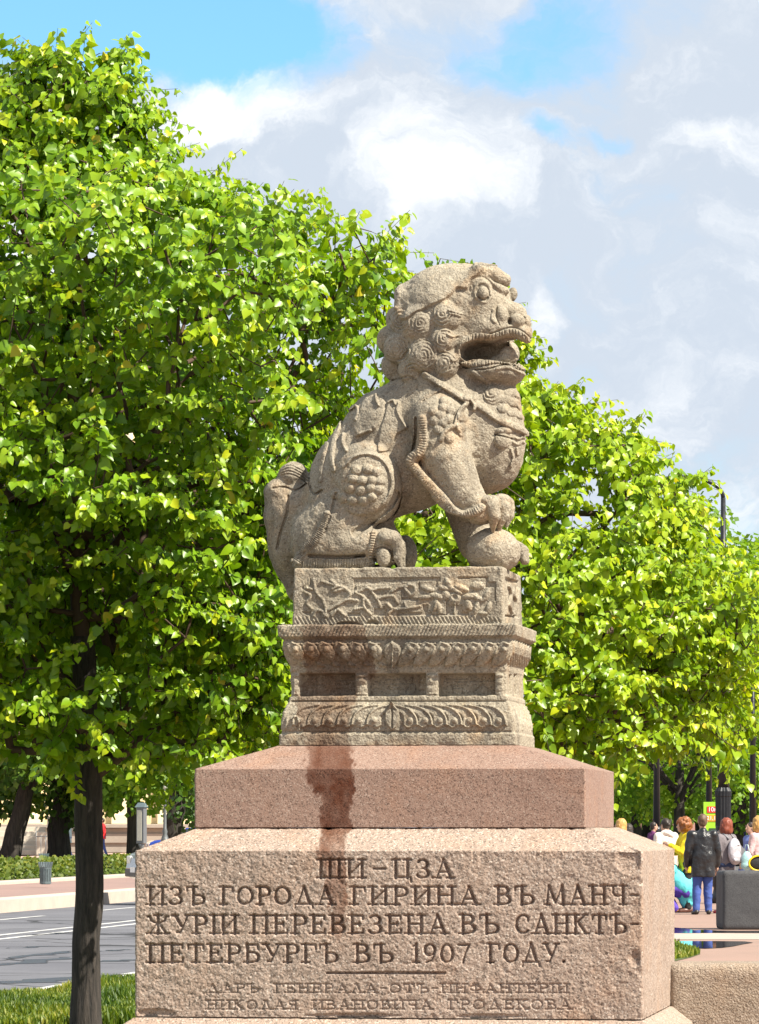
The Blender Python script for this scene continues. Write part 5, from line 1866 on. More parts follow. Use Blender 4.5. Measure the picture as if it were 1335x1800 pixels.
# lamp posts
def big_lamp(name, label, loc, rz, H=8.2, arm=True, group=None, sc=1.0):
    L = thing(name, label, 'street lamp', loc, rz, group)
    MB().lathe((0, 0, 0), [(.27, 0), (.27, .16), (.22, .2), (.20, .32), (.23, .36), (.23, .95), (.20, 1.0)], 16).build('pedestal', M['black_iron'], L, True)
    MB().lathe((0, 0, 0), [(.17, 1.0), (.26, 1.05), (.235, 1.12), (.17, 1.2), (.155, 1.32), (.18, 1.40), (.155, 1.5), (.16, 1.58), (.165, 1.62)], 16).build('acanthus_collar', M['black_iron'], L, True)
    MB().lathe((0, 0, 0), [(.165, 1.62), (.165, 2.22), (.175, 2.24), (.175, 2.34), (.13, 2.42)], 32, 1, .10).build('fluted_shaft', M['black_iron'], L)
    MB().lathe((0, 0, 0), [(.125, 2.4), (.11, 3.4), (.095, 4.4), (.12, 4.45), (.12, 4.55), (.085, 4.62), (.075, 6.0), (.11, 6.04), (.11, 6.22), (.066, 6.3), (.05, H)], 14).build('pole', M['black_iron'], L, True)
    if arm:
        mb = MB()
        R = .78
        mb.tube([(-R + R * math.cos(a), 0, H + R * .55 * math.sin(a)) for a in np.linspace(0, math.pi, 18)], [.045] * 18, 8)
        mb.tube([(-R - .1 + .32 * math.cos(a), 0, H - .55 + .32 * math.sin(a)) for a in np.linspace(-2.4, 2.2, 16)], [.022] * 16, 6)
        mb.tube([(-2 * R, 0, H), (-2 * R, 0, H - .25)], .03, 6)
        mb.tube([(-.02, 0, H - .9), (-.5, 0, H - .55), (-1.3, 0, H - .35), (-2 * R, 0, H - .2)], .018, 6)
        mb.tube([(-.02, 0, H - 1.3), (-.35, 0, H - .8), (-.62, 0, H - .62)], .016, 6)
        mb.build('curved_arm', M['black_iron'], L, True)
        s_ = MB().lathe((-2 * R, 0, H - .62), [(.05, .4), (.10, .36), (.20, .2), (.24, .12)][::-1], 14).build('lamp_shade', M['black_iron'], L, True)
        MB().lathe((-2 * R, 0, H - .62), [(.02, -.12), (.12, -.08), (.18, .0), (.2, .13)], 14).build('bulb_glass', M['lamp_glass'], s_, True)
    return L


p = gpt(1272, 1580)
big_lamp('street_lamp', 'large black cast iron lamp post with fluted foot and curved arm behind the crowd', ((1272 - CX) * 95 / F, 95, 0), 0.0, EYE + (HV - 875) * 95 / F)


def slim_lamp(label, u, Y, ztop, group):
    L = thing('street_lamp', label, 'street lamp', ((u - CX) * Y / F, Y, 0), 0, group)
    MB().lathe((0, 0, 0), [(.22, 0), (.22, .5), (.15, .6), (.14, 1.3), (.17, 1.36), (.17, 1.5), (.12, 1.6)], 12).build('foot', M['black_iron'], L, True)
    MB().lathe((0, 0, 0), [(.11, 1.6), (.085, 4.2), (.11, 4.25), (.11, 4.4), (.07, 4.5), (.045, ztop)], 10).build('pole', M['black_iron'], L, True)
    MB().tube([(0, 0, ztop), (-.3, 0, ztop + .3), (-.8, 0, ztop + .3), (-1.0, 0, ztop)], .035, 6).build('curved_arm', M['black_iron'], L, True)
    MB().lathe((-1.0, 0, ztop - .35), [(.2, 0), (.22, .1), (.08, .35)], 10).build('lamp_shade', M['black_iron'], L, True)
    return L


GL_ = 'slim black lamp posts across the square'
slim_lamp('slim black lamp post nearest the granite block, over the cream coat', 1155, 140, 8.0, GL_)
slim_lamp('slim black lamp post just left of the big lamp, above the sign', 1247, 150, 8.0, GL_)
slim_lamp('slim black lamp post at the right edge of the picture', 1324, 140, 8.0, GL_)
slim_lamp('thin dark post between the two far tree trunks right of the granite', 1109, 210, 6.0, GL_)
# ornate post lamp on the left
lp = thing('ornate_lamp', 'ornate grey post lamp with lantern head between two trees on the left', 'street lamp', ((290 - CX) * 165 / F, 165, .1))
MB().lathe((0, 0, 0), [(.2, 0), (.2, .5), (.14, .6), (.17, .9), (.13, 1.05), (.08, 1.2), (.1, 1.3), (.062, 1.4), (.055, 2.2), (.05, 2.6), (.1, 2.64), (.1, 2.72), (.05, 2.8)], 14).build('pole', M['grey_metal'], lp, True)
MB().lathe((0, 0, 2.8), [(.06, 0), (.13, .1), (.16, .42), (.18, .45), (.05, .62), (.02, .75)], 8).build('lantern', M['lamp_glass'], lp)
MB().tube([(-.25, 0, 2.75), (-.12, 0, 2.66), (0, 0, 2.72), (.12, 0, 2.66), (.25, 0, 2.75)], .02, 6).build('bracket', M['grey_metal'], lp, True)

# grey box on a post
gb = thing('kiosk_box', 'tall grey steel box with pale front panel, on a post by a tree', 'box on post', ((249 - CX) * 128 / F, 128, .2), -.5)
gb.scale = (.60, .60, 1.0)
MB().tube([(0, 0, 0), (0, 0, .78)], .05, 10).lathe((0, 0, .72), [(.05, 0), (.16, .18)], 10).build('post', M['grey_metal'], gb, True)
MB().box((0, 0, 1.42), (.40, .30, 1.02)).build('case', M['grey_metal'], gb, False, .012)
MB().box((-.03, -.158, 1.42), (.24, .02, .86)).build('front_panel', simple('pale_panel', (.55, .53, .45), .5), gb)
mb = MB(); mb.add([(-.26, -.2, 1.93), (.26, -.2, 1.93), (.26, .2, 1.93), (-.26, .2, 1.93), (-.2, 0, 2.06), (.2, 0, 2.06)], [(3, 2, 1, 0), (0, 1, 5, 4), (2, 3, 4, 5), (1, 2, 5), (3, 0, 4)])
mb.build('roof', M['bin'], gb)


# slatted litter bins
def bin_(label, u, v, z):
    p = gpt(u, v, z)
    B = thing('litter_bin', label, 'litter bin', p, 0, 'slatted litter bins')
    B.scale = (.56, .56, .80)
    MB().lathe((0, 0, 0), [(.18, .02), (.19, .05), (.20, .5)], 18).build('liner', simple('dark_liner', (.03, .035, .04), .6), B, True)
    for k in range(20):
        a = 2 * math.pi * k / 20
        c, s_ = math.cos(a), math.sin(a)
        mb = MB(); r0 = .225
        pts = [(r0, .03), (r0 + .012, .48), (r0 + .06, .60), (r0 + .075, .66)]
        for (ra, za), (rb, zb_) in zip(pts[:-1], pts[1:]):
            mb.add([((ra) * c - .025 * s_, ra * s_ + .025 * c, za), (ra * c + .025 * s_, ra * s_ - .025 * c, za), (rb * c + .025 * s_, rb * s_ - .025 * c, zb_), (rb * c - .025 * s_, rb * s_ + .025 * c, zb_)], [(0, 1, 2, 3)])
        o = mb.build('slat', M['bin'], B)
        md = o.modifiers.new('solid', 'SOLIDIFY'); md.thickness = .008
    MB().lathe((0, 0, 0), [(.232, .04), (.24, .04), (.24, .10), (.232, .10)], 20).build('base_ring', M['bin'], B)
    MB().lathe((0, 0, .46), [(.238, 0), (.246, 0), (.246, .05), (.238, .05)], 20).build('top_ring', M['bin'], B)
    return B


bin_('grey slatted litter bin with flared top on the far kerb in front of the hedge', 80, 1556, .26)
bin_('litter bin half hidden behind the hedge, farther of the two bins', 77, 1530, .2)
# low railing behind it
rl = thing('metal_railing', 'short thin metal railing standing behind the hedge near the bins', 'railing', ((80 - CX) * 170 / F, 170, .2))
for k in range(5):
    MB().tube([(-.35 + k * .18, 0, 0), (-.35 + k * .18, 0, 1.05 if k else 1.35)], .015, 6).build('bar', M['grey_metal'], rl, True)
MB().tube([(-.36, 0, 1.0), (.4, 0, 1.0)], .018, 6).build('rail', M['grey_metal'], rl, True)

# road sign seen from behind, and a dark post with cross bars
rs = thing('road_sign', 'back of a grey road sign on a post, peeping out left of the carved base', 'road sign', ((478 - CX) * 60 / F, 60, 0))
MB().tube([(0, .03, 0), (0, .03, 3.3)], .035, 10).build('post', M['grey_metal'], rs, True)
mb = MB()
zc = EYE + (HV - 1292) * 60 / F
oct_ = [(.13 * math.cos(a) * 1.05, zc + .16 * math.sin(a)) for a in np.linspace(0, 2 * math.pi, 7)[:-1]]
mb.extrude_y(oct_, -.012, .0)
mb.build('plate', simple('grey_sign_back', (.22, .25, .27), .55), rs)
dp = thing('signal_post', 'dark post with short cross arms just above the left slope of the red-brown block', 'post', ((400 - CX) * 70 / F, 70, 0))
MB().tube([(0, 0, 0), (0, 0, 3.1)], .026, 10).build('post', M['black_iron'], dp, True)
MB().tube([(-.15, 0, EYE + 139 * 70 / F), (.16, 0, EYE + 145 * 70 / F)], .013, 6).build('cross_arm', M['black_iron'], dp, True)

# green distance sign
sg = thing('distance_sign', 'bright green board with red 10 km and orange 21,1 km panels behind the crowd', 'sign', ((1256 - CX) * 104 / F, 104, 0), .12)
k_ = 104 / F
gw, gh = 38 * k_, 84 * k_
gz = EYE + (HV - 1410) * k_ - gh / 2
MB().box((0, 0, gz), (gw, .05, gh)).build('board', simple('lime_green_board', (.28, .55, .02), .5, var=.05), sg)
MB().box((.01, -.033, gz + gh * .34), (gw * .72, .012, gh * .13)).build('red_panel', simple('red_panel', (.60, .02, .02), .5, var=.05), sg)
MB().box((.01, -.033, gz + gh * .16), (gw * .72, .012, gh * .13)).build('orange_panel', simple('orange_panel', (.75, .28, .02), .5, var=.05), sg)
MB().box((.0, -.033, gz - gh * .18), (gw * .5, .012, gh * .26)).build('dark_frame', simple('dark_frame', (.02, .05, .02), .5), sg)
MB().box((.0, -.045, gz - gh * .18), (gw * .26, .012, gh * .18)).build('light_panel', simple('pale_panel_green', (.32, .6, .05), .5), sg)
for s_ in (-1, 1):
    MB().box((s_ * gw * .4, .05, (gz - gh / 2) / 2 + .02), (.04, .04, gz - gh / 2 + .04)).build('leg', M['grey_metal'], sg)
wh = simple('white_sign_paint', (.8, .8, .78), .5, var=.03)


def sign_text(txt, x, z, size):
    c = bpy.data.curves.new('lettering_outline', 'FONT')
    c.body = txt; c.size = size; c.align_x = 'CENTER'; c.align_y = 'CENTER'; c.extrude = .003
    tmp = bpy.data.objects.new('lettering_outline', c)
    COL.objects.link(tmp)
    dg = bpy.context.evaluated_depsgraph_get()
    me = bpy.data.meshes.new_from_object(tmp.evaluated_get(dg))
    bpy.data.objects.remove(tmp)
    o = bpy.data.objects.new('lettering', me)
    COL.objects.link(o)
    o.parent = sg; o.location = (x, -.043, z); o.rotation_euler = (math.pi / 2, 0, 0)
    me.materials.clear(); me.materials.append(wh)
    return o


sign_text('10км', .01, gz + gh * .34, gh * .13)
sign_text('21,1км', .01, gz + gh * .16, gh * .115)

# granite blocks on the right
kb = MB()
Yk = 22.12
kk = Yk / F
x0 = (1173 - CX) * kk; zt_ = EYE + (HV - 1694) * kk
prof_ = [(0, zt_ - .03), (.03, zt_), (2.6, zt_), (2.6, 0), (.62, 0), (.33, zt_ - .62), (.0, zt_ - .265)]


def rough_block(name, label, cat, mat, size, loc, rz, bev=.03, amp=.006, seed=0, res=.035):
    """granite block with rounded arrises and an uneven picked surface"""
    f = Field((-size[0] / 2 - .08, -size[1] / 2 - .08, -.06), (size[0] / 2 + .08, size[1] / 2 + .08, size[2] + .08), res, 1.0)
    X, Y, Z = np.meshgrid(*f.ax, indexing='ij')
    q = [np.abs(X) - size[0] / 2 + bev, np.abs(Y) - size[1] / 2 + bev, np.abs(Z - size[2] / 2) - size[2] / 2 + bev]
    d = np.sqrt(sum(np.maximum(a, 0) ** 2 for a in q)) + np.minimum(np.maximum(np.maximum(q[0], q[1]), q[2]), 0) - bev
    d += amp * fbm(X * 6 + 20, Y * 6 + 20, Z * 6 + 20, oct=3, seed=seed)
    f.d = d.astype(np.float32)
    o = f.mesh(name, mat, None)
    o.location = loc; o.rotation_euler = (0, 0, rz)
    return tag(o, label, cat)


pb = thing('parapet_block', 'rough grey-pink granite parapet with rounded top butting against the pedestal on the right', 'parapet', (x0, Yk, 0), -TH)
f = Field((-.06, -.08, -.04), (2.5, .52, zt_ + .06), .022, 1.0)
X, Y, Z = np.meshgrid(*f.ax, indexing='ij')
poly = [(0.0, 1.0), (2.44, 1.0), (2.44, -.2), (.72, -.2), (.47, zt_ - .72), (.0, zt_ - .245)]
poly[0] = (0.0, zt_); poly[1] = (2.44, zt_)
rp = Relief(X[:, 0, :].copy(), Z[:, 0, :].copy())
d2 = np.full(rp.u.shape, .0)
d2 = rp.polyd(poly, np.nonzero(np.ones_like(rp.u))).reshape(rp.u.shape)
bev = .045
q0 = d2[:, None, :] + bev; q1 = np.abs(Y - .22) - .22 + bev
d = np.sqrt(np.maximum(q0, 0) ** 2 + np.maximum(q1, 0) ** 2) + np.minimum(np.maximum(q0, q1), 0) - bev
d += .006 * fbm(X * 14 + 20, Y * 14 + 20, Z * 14 + 20, oct=3, seed=4)
f.d = d.astype(np.float32)
f.mesh('stone', M['kerb'], pb)
Yg = 71.0
gx0 = (1265 - CX) * Yg / F
rough_block('granite_block', 'big dark grey granite block on the paving in front of the crowd', 'granite block', M['dark_granite'], (1.9, .9, .92), (gx0 + .98, Yg + .45, 0), .05, .04, .008, 6)


# ------------------------------------------------------------------ cars
def car(label, loc, rz, col, name='parked_car'):
    C_ = thing(name, label, 'car', loc, rz)
    paint = simple('car_paint', col, .22, .25, .03, 3, coat=.6)
    gl = M['window']
    body = [(-2.15, .35), (-2.2, .55), (-2.15, .82), (-1.9, .92), (-1.2, .98), (1.45, 1.0), (2.0, .95), (2.12, .8), (2.15, .5), (2.1, .32), (1.75, .28), (-1.8, .28)]
    mb = MB(); mb.extrude_y(body, -.86, .86); mb.build('body', paint, C_, False, .07)
    cab = [(-1.25, .96), (-.45, 1.44), (.75, 1.46), (1.55, .98)]
    mb = MB()
    n = len(cab)
    vs = [(x, -.80 + (z - .96) * .35, z) for x, z in cab] + [(x, .80 - (z - .96) * .35, z) for x, z in cab]
    fs = [tuple(range(n)), tuple(range(2 * n - 1, n - 1, -1))] + [((k + 1) % n, k, n + k, n + (k + 1) % n) for k in range(n)]
    mb.add(vs, fs); mb.build('cabin', gl, C_, False, .03)
    mb = MB(); mb.add([(-.5, -.64, 1.43), (.8, -.64, 1.45), (.8, .64, 1.45), (-.5, .64, 1.43), (-.45, -.6, 1.49), (.7, -.6, 1.5), (.7, .6, 1.5), (-.45, .6, 1.49)],
                      [(3, 2, 1, 0), (4, 5, 6, 7), (0, 1, 5, 4), (1, 2, 6, 5), (2, 3, 7, 6), (3, 0, 4, 7)])
    mb.build('roof', paint, C_, False, .03)
    for x in (-1.35, 1.35):
        for s_ in (-1, 1):
            w_ = MB()
            w_.tube([(x, s_ * .70, .31), (x, s_ * .88, .31)], .31, 20)
            W_ = w_.build('wheel', simple('tyre_rubber', (.012, .012, .012), .8), C_, False, .02)
            MB().tube([(x, s_ * .84, .31), (x, s_ * .892, .31)], .19, 14).build('rim', M['grey_metal'], W_, False)
    for s_ in (-1, 1):
        MB().box((-2.13, s_ * .62, .72), (.12, .36, .16)).build('headlight', M['lamp_glass'], C_, False, .02)
        MB().box((2.1, s_ * .66, .78), (.1, .3, .18)).build('tail_light', simple('red_lens', (.4, .01, .01), .2), C_, False, .02)
        MB().box((-.85, s_ * .93, 1.0), (.12, .16, .12)).build('wing_mirror', paint, C_, False, .02)
    MB().box((-2.16, 0, .45), (.12, 1.66, .16)).build('bumper', simple('dark_bumper', (.03, .03, .03), .5), C_, False, .02)
    MB().box((-2.215, 0, .52), (.012, .5, .11)).build('number_plate', wh, C_)
    return C_


sv = gpt(222, 1574, .2)
car('silver car on the road just showing past the left edge of the pedestal', (sv.x + 2.28, sv.y + .55, .2), math.radians(14.0), (.24, .25, .26))
car('blue car parked beyond the trees left of the red-brown block', ((342 - CX) * 210 / F, 210, .0), math.radians(8), (.02, .06, .35))
# ------------------------------------------------------------------ people
SK = simple('skin', (.50, .30, .21), .55, 0, .06, 8)


def cloth(name, col, rough=.8, bump=.5):
    return simple(name, col, rough, 0, .14, 5, bump, 14)


def person(label, u, vfoot, height, face, top, legs, hair, pose=None, Y=None, z=0.0, hairstyle='short', coat=.52, shoes=(.03, .025, .02), loose=1.0, group=None, scarf=None):
    """a figure facing +Y before being turned by 'face'; everything grown from one skeleton"""
    pose = pose or {}
    if Y is None: Y = F * (EYE - z) / (vfoot - HV)
    root = thing('person', label, 'person', ((u - CX) * Y / F, Y, z), face, group)
    s = height / 1.75
    bend = pose.get('bend', 0.0)          # forward lean of the trunk, radians
    hip_z = pose.get('hip', .93)
    A3 = lambda *p: np.array(p, float)
    hip = A3(0, pose.get('hipy', 0), hip_z)

    def up(t, side=0, fwd=0):             # along the spine
        return hip + A3(side, math.sin(bend) * t + fwd * math.cos(bend), math.cos(bend) * t - fwd * math.sin(bend))
    neck, head = up(.54), up(.73, 0, .02 + pose.get('nod', 0) * .6)
    head = head + A3(0, 0, -pose.get('nod', 0) * .5)
    sh = [up(.49, sgn * .19) for sgn in (-1, 1)]
    hipj = [hip + A3(sgn * .09, 0, -.02) for sgn in (-1, 1)]
    knees = pose.get('knees', [(-.10, .03, .50), (.10, .02, .50)])
    feet = pose.get('feet', [(-.11, 0, .07), (.11, 0, .07)])
    arms = pose.get('arms', [((-.27, -.02, 1.13), (-.27, .08, .87)), ((.27, -.02, 1.13), (.27, .08, .87))])
    vx = .013

    def fld():
        return Field((-.62, -.75, -.03), (.62, .85, 1.9), vx, .5)
    # body: head, neck, trunk core, arms, hands: one surface
    B = fld()
    k = .03
    hc = head
    B.ell(hc, (.076, .095, .112), 0)
    B.ell(hc + A3(0, .045, -.07), (.052, .05, .05), .03)
    B.chain([hc + A3(0, .09, .01), hc + A3(0, .108, -.025)], [.012, .016], .01)
    for sg_ in (-1, 1):
        B.ell(hc + A3(sg_ * .078, -.005, -.01), (.013, .022, .034), .006)
        B.ell(hc + A3(sg_ * .032, .092, .02), (.016, .008, .009), .004, op='sub')
    B.chain([hc + A3(-.024, .094, -.062), hc + A3(.024, .094, -.062)], [.005, .005], .003, op='sub')
    B.chain([neck - A3(0, 0, .05), hc - A3(0, .01, .06)], [.058, .052], .02)
    B.chain([up(.02), up(.25), up(.44)], [.10, .10, .11], .03)
    for a_, sp in zip(arms, sh):
        e, w_ = A3(*a_[0]), A3(*a_[1])
        B.chain([sp, e, w_], [.05, .038, .026], .02)
        d = unit((w_ - e)[None])[0]
        sx_ = 1.0 if sp[0] > 0 else -1.0
        side_ = unit(np.cross(d, A3(sx_, 0.2, 0))[None])[0]
        B.chain([w_, w_ + d * .055], [.026, .036], .012)
        for j, (o_, L_) in enumerate(((-.027, .062), (-.009, .075), (.010, .070), (.028, .055))):
            b0 = w_ + d * .075 + side_ * o_
            c_ = A3(-sx_ * .25, .15, 0)
            B.chain([b0, b0 + d * L_ * .55, b0 + d * L_ * .95 + c_ * .07], [.0115, .0105, .009], .003)
        B.chain([w_ + d * .03 + side_ * .03, w_ + d * .06 + side_ * .055, w_ + d * .09 + side_ * .055], [.013, .011, .009], .005)
    B.mesh('body', SK, root, s)
    # trousers
    T = fld()
    for sgn, hj, kn, ft in zip((-1, 1), hipj, knees, feet):
        T.chain([hj, A3(*kn), A3(*ft) + A3(0, 0, .02)], [.098 * loose, .074 * loose, .058 * loose], .02)
    T.chain([hipj[0], hipj[1]], [.105, .105], .04)
    T.ell(hip + A3(0, -.03, 0), (.17, .125, .11), .05)
    m_ = np.abs(T.d) < .06
    ii = np.nonzero(m_)
    T.d[ii] += (.010 * fbm(T.ax[0][ii[0]] * 9 + 5, T.ax[1][ii[1]] * 9 + 5, T.ax[2][ii[2]] * 16 + 5, oct=2, seed=len(label))).astype(np.float32)
    T.mesh('trousers', legs, root, s)
    # shoes
    for ft, sgn in zip(feet, (-1, 1)):
        S = Field((-.3, -.5, -.04), (.3, .6, .3), .011, .5)
        f_ = A3(*ft)
        S.chain([f_ + A3(0, -.04, -.025), f_ + A3(sgn * .02, .08, -.035), f_ + A3(sgn * .03, .16, -.042)], [.046, .044, .034], .01)
        S.d = np.maximum(S.d, (f_[2] - .068 - S.ax[2])[None, None, :].astype(np.float32))
        S.mesh('shoe', simple('shoe_leather', shoes, .4), root, s)
    # coat or jacket with sleeves
    J = fld()
    J.chain([up(.05), up(.25), up(.42)], [.125 * loose + .02, .13 * loose + .01, .135], .05)
    for sgn in (-1, 1):
        J.chain([up(.10, sgn * .075), up(.40, sgn * .10)], [.115 * loose, .105], .06)
        J.chain([up(.47, sgn * .05), up(.455, sgn * .175)], [.075, .068], .05)
    for a_, sp in zip(arms, sh):
        e, w_ = A3(*a_[0]), A3(*a_[1])
        J.chain([sp - A3(0, 0, .01), e, w_ - unit((w_ - e)[None])[0] * .02], [.082 * loose, .064 * loose, .052 * loose], .03)
    if coat > 0 and bend > .6:
        J.ell(hip + A3(0, -.03, .02), (.22, .24, .21), .08)
        J.chain([hip + A3(0, -.06, -.05), hip + A3(0, -.02, -.20)], [.19, .15], .06)
    elif coat > 0:
        # skirt of the coat, down from the hip by 'coat' minus .5 m
        low = hip + A3(0, -.02 - math.sin(bend) * .1, -coat + .38)
        for sgn in (-1, 1):
            J.chain([up(.10, sgn * .07), low + A3(sgn * .085, 0, 0)], [.12 * loose, .118 * loose], .06)
        J.d = np.maximum(J.d, (low[2] - .02 - J.ax[2])[None, None, :].astype(np.float32))
    J.chain([neck - A3(0, .01, .05), neck + A3(0, -.01, .005)], [.085, .072], .03)
    ii = np.nonzero(np.abs(J.d) < .06)
    J.d[ii] += (.019 * fbm(J.ax[0][ii[0]] * 10 + 5, J.ax[1][ii[1]] * 10 + 5, J.ax[2][ii[2]] * 7 + 5, oct=3, seed=len(label) + 3)).astype(np.float32)
    J.mesh('jacket', top, root, s)
    # hair
    Hh = Field(hc - .34, hc + .34, .011, .5)
    if hairstyle == 'short':
        Hh.ell(hc + A3(0, -.018, .022), (.085, .095, .108), 0)
        Hh.ell(hc + A3(0, -.05, -.04), (.07, .05, .06), .03)
        cut = [(A3(0, .12, -.03), (.12, .085, .11))]
    elif hairstyle == 'bob':
        Hh.ell(hc + A3(0, -.03, .02), (.115, .118, .125), 0)
        for sgn in (-1, 1): Hh.ell(hc + A3(sgn * .075, -.02, -.08), (.055, .085, .10), .04)
        Hh.ell(hc + A3(0, -.07, -.08), (.10, .07, .10), .04)
        cut = [(A3(0, .14, -.04), (.075, .11, .12))]
    elif hairstyle == 'curly':
        rg = np.random.default_rng(5)
        for _ in range(70):
            d_ = unit(rg.normal(0, 1, (1, 3)))[0]
            if d_[1] > .55 and d_[2] < .3: continue
            c_ = hc + A3(0, -.03, .02) + d_ * A3(.13, .115, .12)
            Hh.ell(c_, (.045, .045, .045), .012)
        Hh.ell(hc + A3(0, -.03, .02), (.13, .12, .13), .02)
        cut = [(A3(0, .15, -.05), (.08, .11, .12))]
    else:
        Hh.ell(hc + A3(0, -.02, .02), (.09, .10, .112), 0)
        Hh.ell(hc + A3(0, -.10, .0), (.05, .05, .055), .02)
        cut = [(A3(0, .13, -.04), (.10, .09, .11))]
    for c_, r_2 in cut: Hh.ell(hc + c_, r_2, .01, op='sub')
    ii = np.nonzero(np.abs(Hh.d) < .05)
    Hh.d[ii] += (.013 * fbm(Hh.ax[0][ii[0]] * 38 + 50, Hh.ax[1][ii[1]] * 38 + 50, Hh.ax[2][ii[2]] * 14 + 50, oct=2, seed=9)).astype(np.float32)
    Hh.mesh('hair', hair, root, s)
    if scarf is not None:
        Sx = Field(neck - .3, neck + .3, .012, .5)
        pts = [neck + A3(.10 * math.cos(a), .09 * math.sin(a) - .01, .03 * math.sin(a * 2) - .0) for a in np.linspace(0, 2 * math.pi, 14)]
        Sx.chain(pts, [.055] * 14, .02)
        Sx.mesh('scarf', scarf, root, s)
    root['_s'] = s
    return root, dict(up=up, hip=hip, neck=neck, head=hc, s=s, sh=sh)


brown_dark = simple('dark_brown_hair', (.025, .015, .010), .5, 0, .3, 20)
auburn = simple('auburn_hair', (.22, .075, .018), .5, 0, .35, 20)
ginger = simple('red_brown_hair', (.20, .045, .02), .5, 0, .3, 20)
blond = simple('sandy_hair', (.48, .27, .08), .5, 0, .3, 20)
grey_hair = simple('cropped_brown_hair', (.11, .06, .035), .6, 0, .3, 20)
leather = simple('black_leather', (.016, .016, .018), .33, 0, .2, 6, .9, 9)
jeans = cloth('blue_denim', (.045, .085, .30))
dkjeans = cloth('dark_denim', (.02, .035, .09))
black = cloth('black_cloth', (.014, .013, .014))
G3 = 'people standing in the square'
CRW = 'crowd on the square'
# man in leather jacket, seen from behind
fa = 0.12
M1, P1 = person('man seen from behind in a black leather jacket and blue jeans', 1236, 1608, 1.80, fa, leather, jeans, grey_hair,
                {'feet': [(-.12, -.02, .07), (.11, .04, .07)], 'knees': [(-.10, .03, .5), (.10, .05, .5)]}, coat=.62, loose=1.12, group=CRW)
# woman in yellow, looking down at something in her hands
W1, P2 = person('woman with big curly auburn hair in a bright yellow coat, head bent', 1208, 1604, 1.76, math.radians(100), cloth('yellow_coat', (.75, .58, .01)), black, auburn,
                {'nod': .10, 'arms': [((-.24, .16, 1.12), (-.10, .34, 1.24)), ((.24, .16, 1.12), (.10, .34, 1.22))]}, hairstyle='curly', coat=.56, loose=1.1, shoes=(.12, .05, .035), group=CRW)
# crouching figure in turquoise
C1, P3 = person('person in a turquoise coat crouching low beside the granite block', 1188, 1604, 1.72, math.radians(84), cloth('turquoise_coat', (.12, .62, .66)), cloth('violet_trousers', (.10, .05, .40)), brown_dark,
                {'hip': .42, 'hipy': -.20, 'bend': .62, 'knees': [(-.12, .24, .46), (.12, .24, .44)], 'feet': [(-.12, .02, .07), (.12, .06, .07)],
                 'arms': [((-.24, .30, .50), (-.12, .46, .34)), ((.24, .30, .50), (.12, .46, .34))]}, hairstyle='bob', coat=.55, loose=1.55, shoes=(.45, .20, .08), group=CRW)
# woman in cream
W2, P4 = person('dark haired woman in a cream coat and thick pale scarf beside the block', 1172, 1600, 1.74, math.radians(35), cloth('cream_coat', (.72, .62, .52)), black, brown_dark,
                {'nod': .03}, hairstyle='bun', coat=.85, loose=1.12, group=CRW, scarf=cloth('pale_scarf', (.75, .66, .60)))
# woman with backpack
W3, P5 = person('red haired woman in grey with a silver backpack, turned left', 1277, 1606, 1.72, math.radians(48), cloth('grey_cardigan', (.16, .14, .15)), dkjeans, ginger,
                {'arms': [((-.26, .02, 1.12), (-.16, .26, 1.02)), ((.28, -.02, 1.12), (.27, .10, .88))]}, hairstyle='bob', coat=.55, shoes=(.35, .03, .04), group=CRW)
s = P5['s']
bp = thing('backpack', 'silver backpack worn by the red haired woman', 'backpack', W3.location, W3.rotation_euler[2])
fb_ = Field((-.35, -.55, .75), (.35, .2, 1.55), .012, .5)
fb_.ell(np.array([0, -.20, 1.17]), (.165, .095, .25), 0)
fb_.ell(np.array([0, -.23, 1.05]), (.14, .09, .13), .03)
fb_.chain([(-.10, -.29, 1.0), (.10, -.29, 1.0)], [.03, .03], .02)
fb_.chain([(-.13, -.24, 1.25), (0, -.30, 1.3), (.13, -.24, 1.25)], [.012, .012, .012], .01)
fb_.mesh('bag', simple('silver_nylon', (.45, .43, .46), .38, .25, .25, 7, .8, 8), bp, s)
for sg_ in (-1, 1):
    MB().tube([Vector(q) * s for q in ((sg_ * .09, -.14, 1.40), (sg_ * .10, -.02, 1.50), (sg_ * .10, .12, 1.42), (sg_ * .11, .14, 1.25), (sg_ * .12, -.08, 1.0))], .018, 8).build('strap', simple('grey_strap', (.2, .2, .21), .6), bp, True)
# bent figure in grey hood
W4, P6 = person('person in a dark grey jacket bending forward behind the big granite block', 1300, 1600, 1.72, math.radians(75), cloth('grey_jacket', (.085, .08, .085)), jeans, cloth('grey_hood', (.13, .12, .12)),
                {'bend': .75, 'hipy': -.15, 'arms': [((-.22, .30, 1.05), (-.16, .42, .80)), ((.22, .30, 1.05), (.16, .42, .80))]}, hairstyle='short', coat=.0, group=CRW)
# at the right edge
W5, P7 = person('sandy haired person in a pale pink vest at the right edge of the crowd', 1334, 1604, 1.76, math.radians(60), cloth('pale_pink_vest', (.55, .38, .38)), black, blond,
                {'arms': [((-.26, .05, 1.12), (-.22, .20, .92)), ((.26, .05, 1.12), (.24, .20, .92))]}, hairstyle='bob', coat=.5, group=CRW)
q = gpt(1326, 1606)
hb = thing('shoulder_bag', 'black shoulder bag with a yellow rim hanging at the right edge', 'bag', (q.x + .06, q.y - .35, .93), .2)
ft_ = Field((-.3, -.15, -.3), (.3, .15, .3), .012, .5); ft_.ell((0, 0, 0), (.19, .06, .13), 0); ft_.mesh('bag', black, hb)
MB().tube([(.20 * math.cos(a), -.05, .14 * math.sin(a)) for a in np.linspace(0, 2 * math.pi, 25)], .018, 8).build('rim', simple('yellow_rim', (.8, .55, .01), .4), hb, True)
pb_ = gpt(1312, 1606)
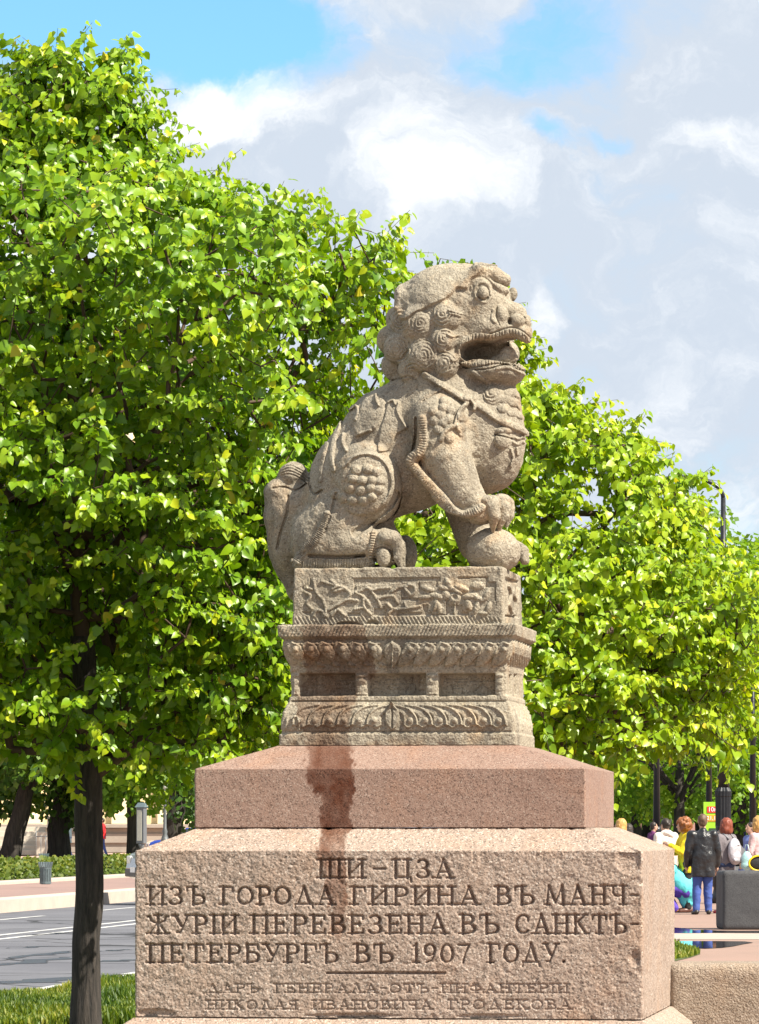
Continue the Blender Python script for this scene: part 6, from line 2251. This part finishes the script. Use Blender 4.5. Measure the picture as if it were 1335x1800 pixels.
bgx = thing('carrier_bag', 'pale turquoise carrier bag hanging above the big granite block', 'bag', (pb_.x, pb_.y - .2, .0), 0)
fq = Field((-.3, -.2, .7), (.3, .2, 1.3), .012, .5); fq.ell((0, 0, .98), (.10, .06, .17), 0); fq.ell((0, 0, .88), (.115, .07, .08), .03)
fq.mesh('bag', simple('pale_turquoise_plastic', (.38, .62, .62), .35, 0, .1, 8, .6, 12), bgx)
MB().tube([(-.05, 0, 1.12), (-.02, 0, 1.27), (.02, 0, 1.27), (.05, 0, 1.12)], .008, 6).build('handle', simple('pale_plastic', (.5, .7, .7), .4), bgx, True)
# more distant figures
FAR = [('distant person in navy standing beyond the lamp post', 1294, 1522, 1.75, 2.6, (.02, .025, .08), dkjeans, brown_dark), ('distant person in violet-blue beyond the crowd', 1311, 1515, 1.70, 2.9, (.10, .09, .42), dkjeans, brown_dark),
       ('person in pale blue behind the bending figure', 1321, 1590, 1.66, 2.0, (.14, .18, .42), jeans, brown_dark),
       ('person in purple partly hidden behind the cream coat', 1149, 1560, 1.68, -1.2, (.12, .02, .10), black, brown_dark),
       ('blond head showing over the slope of the lower block', 1092, 1590, 1.72, 1.2, (.45, .30, .12), jeans, blond),
       ('dark haired head over the slope, right of the blond one', 1104, 1585, 1.62, 1.9, (.30, .18, .10), black, brown_dark)]
for (lab, u, vf, h_, fc, col, lg, hr) in FAR:
    person(lab, u, vf, h_, fc, cloth('coat_cloth', col), lg, hr, {}, coat=.6, hairstyle='bob' if 'head' in lab else 'short', group=CRW)
# two walkers beyond the trees on the left
person('walker in dark blue-grey clothes behind a tree trunk on the far path', 120, 1512, 1.74, 1.6, cloth('blue_grey_coat', (.06, .09, .11)), dkjeans, grey_hair,
       {'feet': [(-.10, -.16, .07), (.10, .20, .07)], 'knees': [(-.10, -.02, .5), (.10, .14, .5)]}, coat=.6, z=.2, group='walkers on the far path')
person('walker in a red jacket half hidden by a dark tree trunk', 181, 1504, 1.72, 1.6, cloth('red_jacket', (.55, .015, .02)), jeans, brown_dark,
       {'feet': [(-.10, -.16, .07), (.10, .20, .07)], 'knees': [(-.10, -.02, .5), (.10, .14, .5)]}, coat=.5, z=.2, group='walkers on the far path')
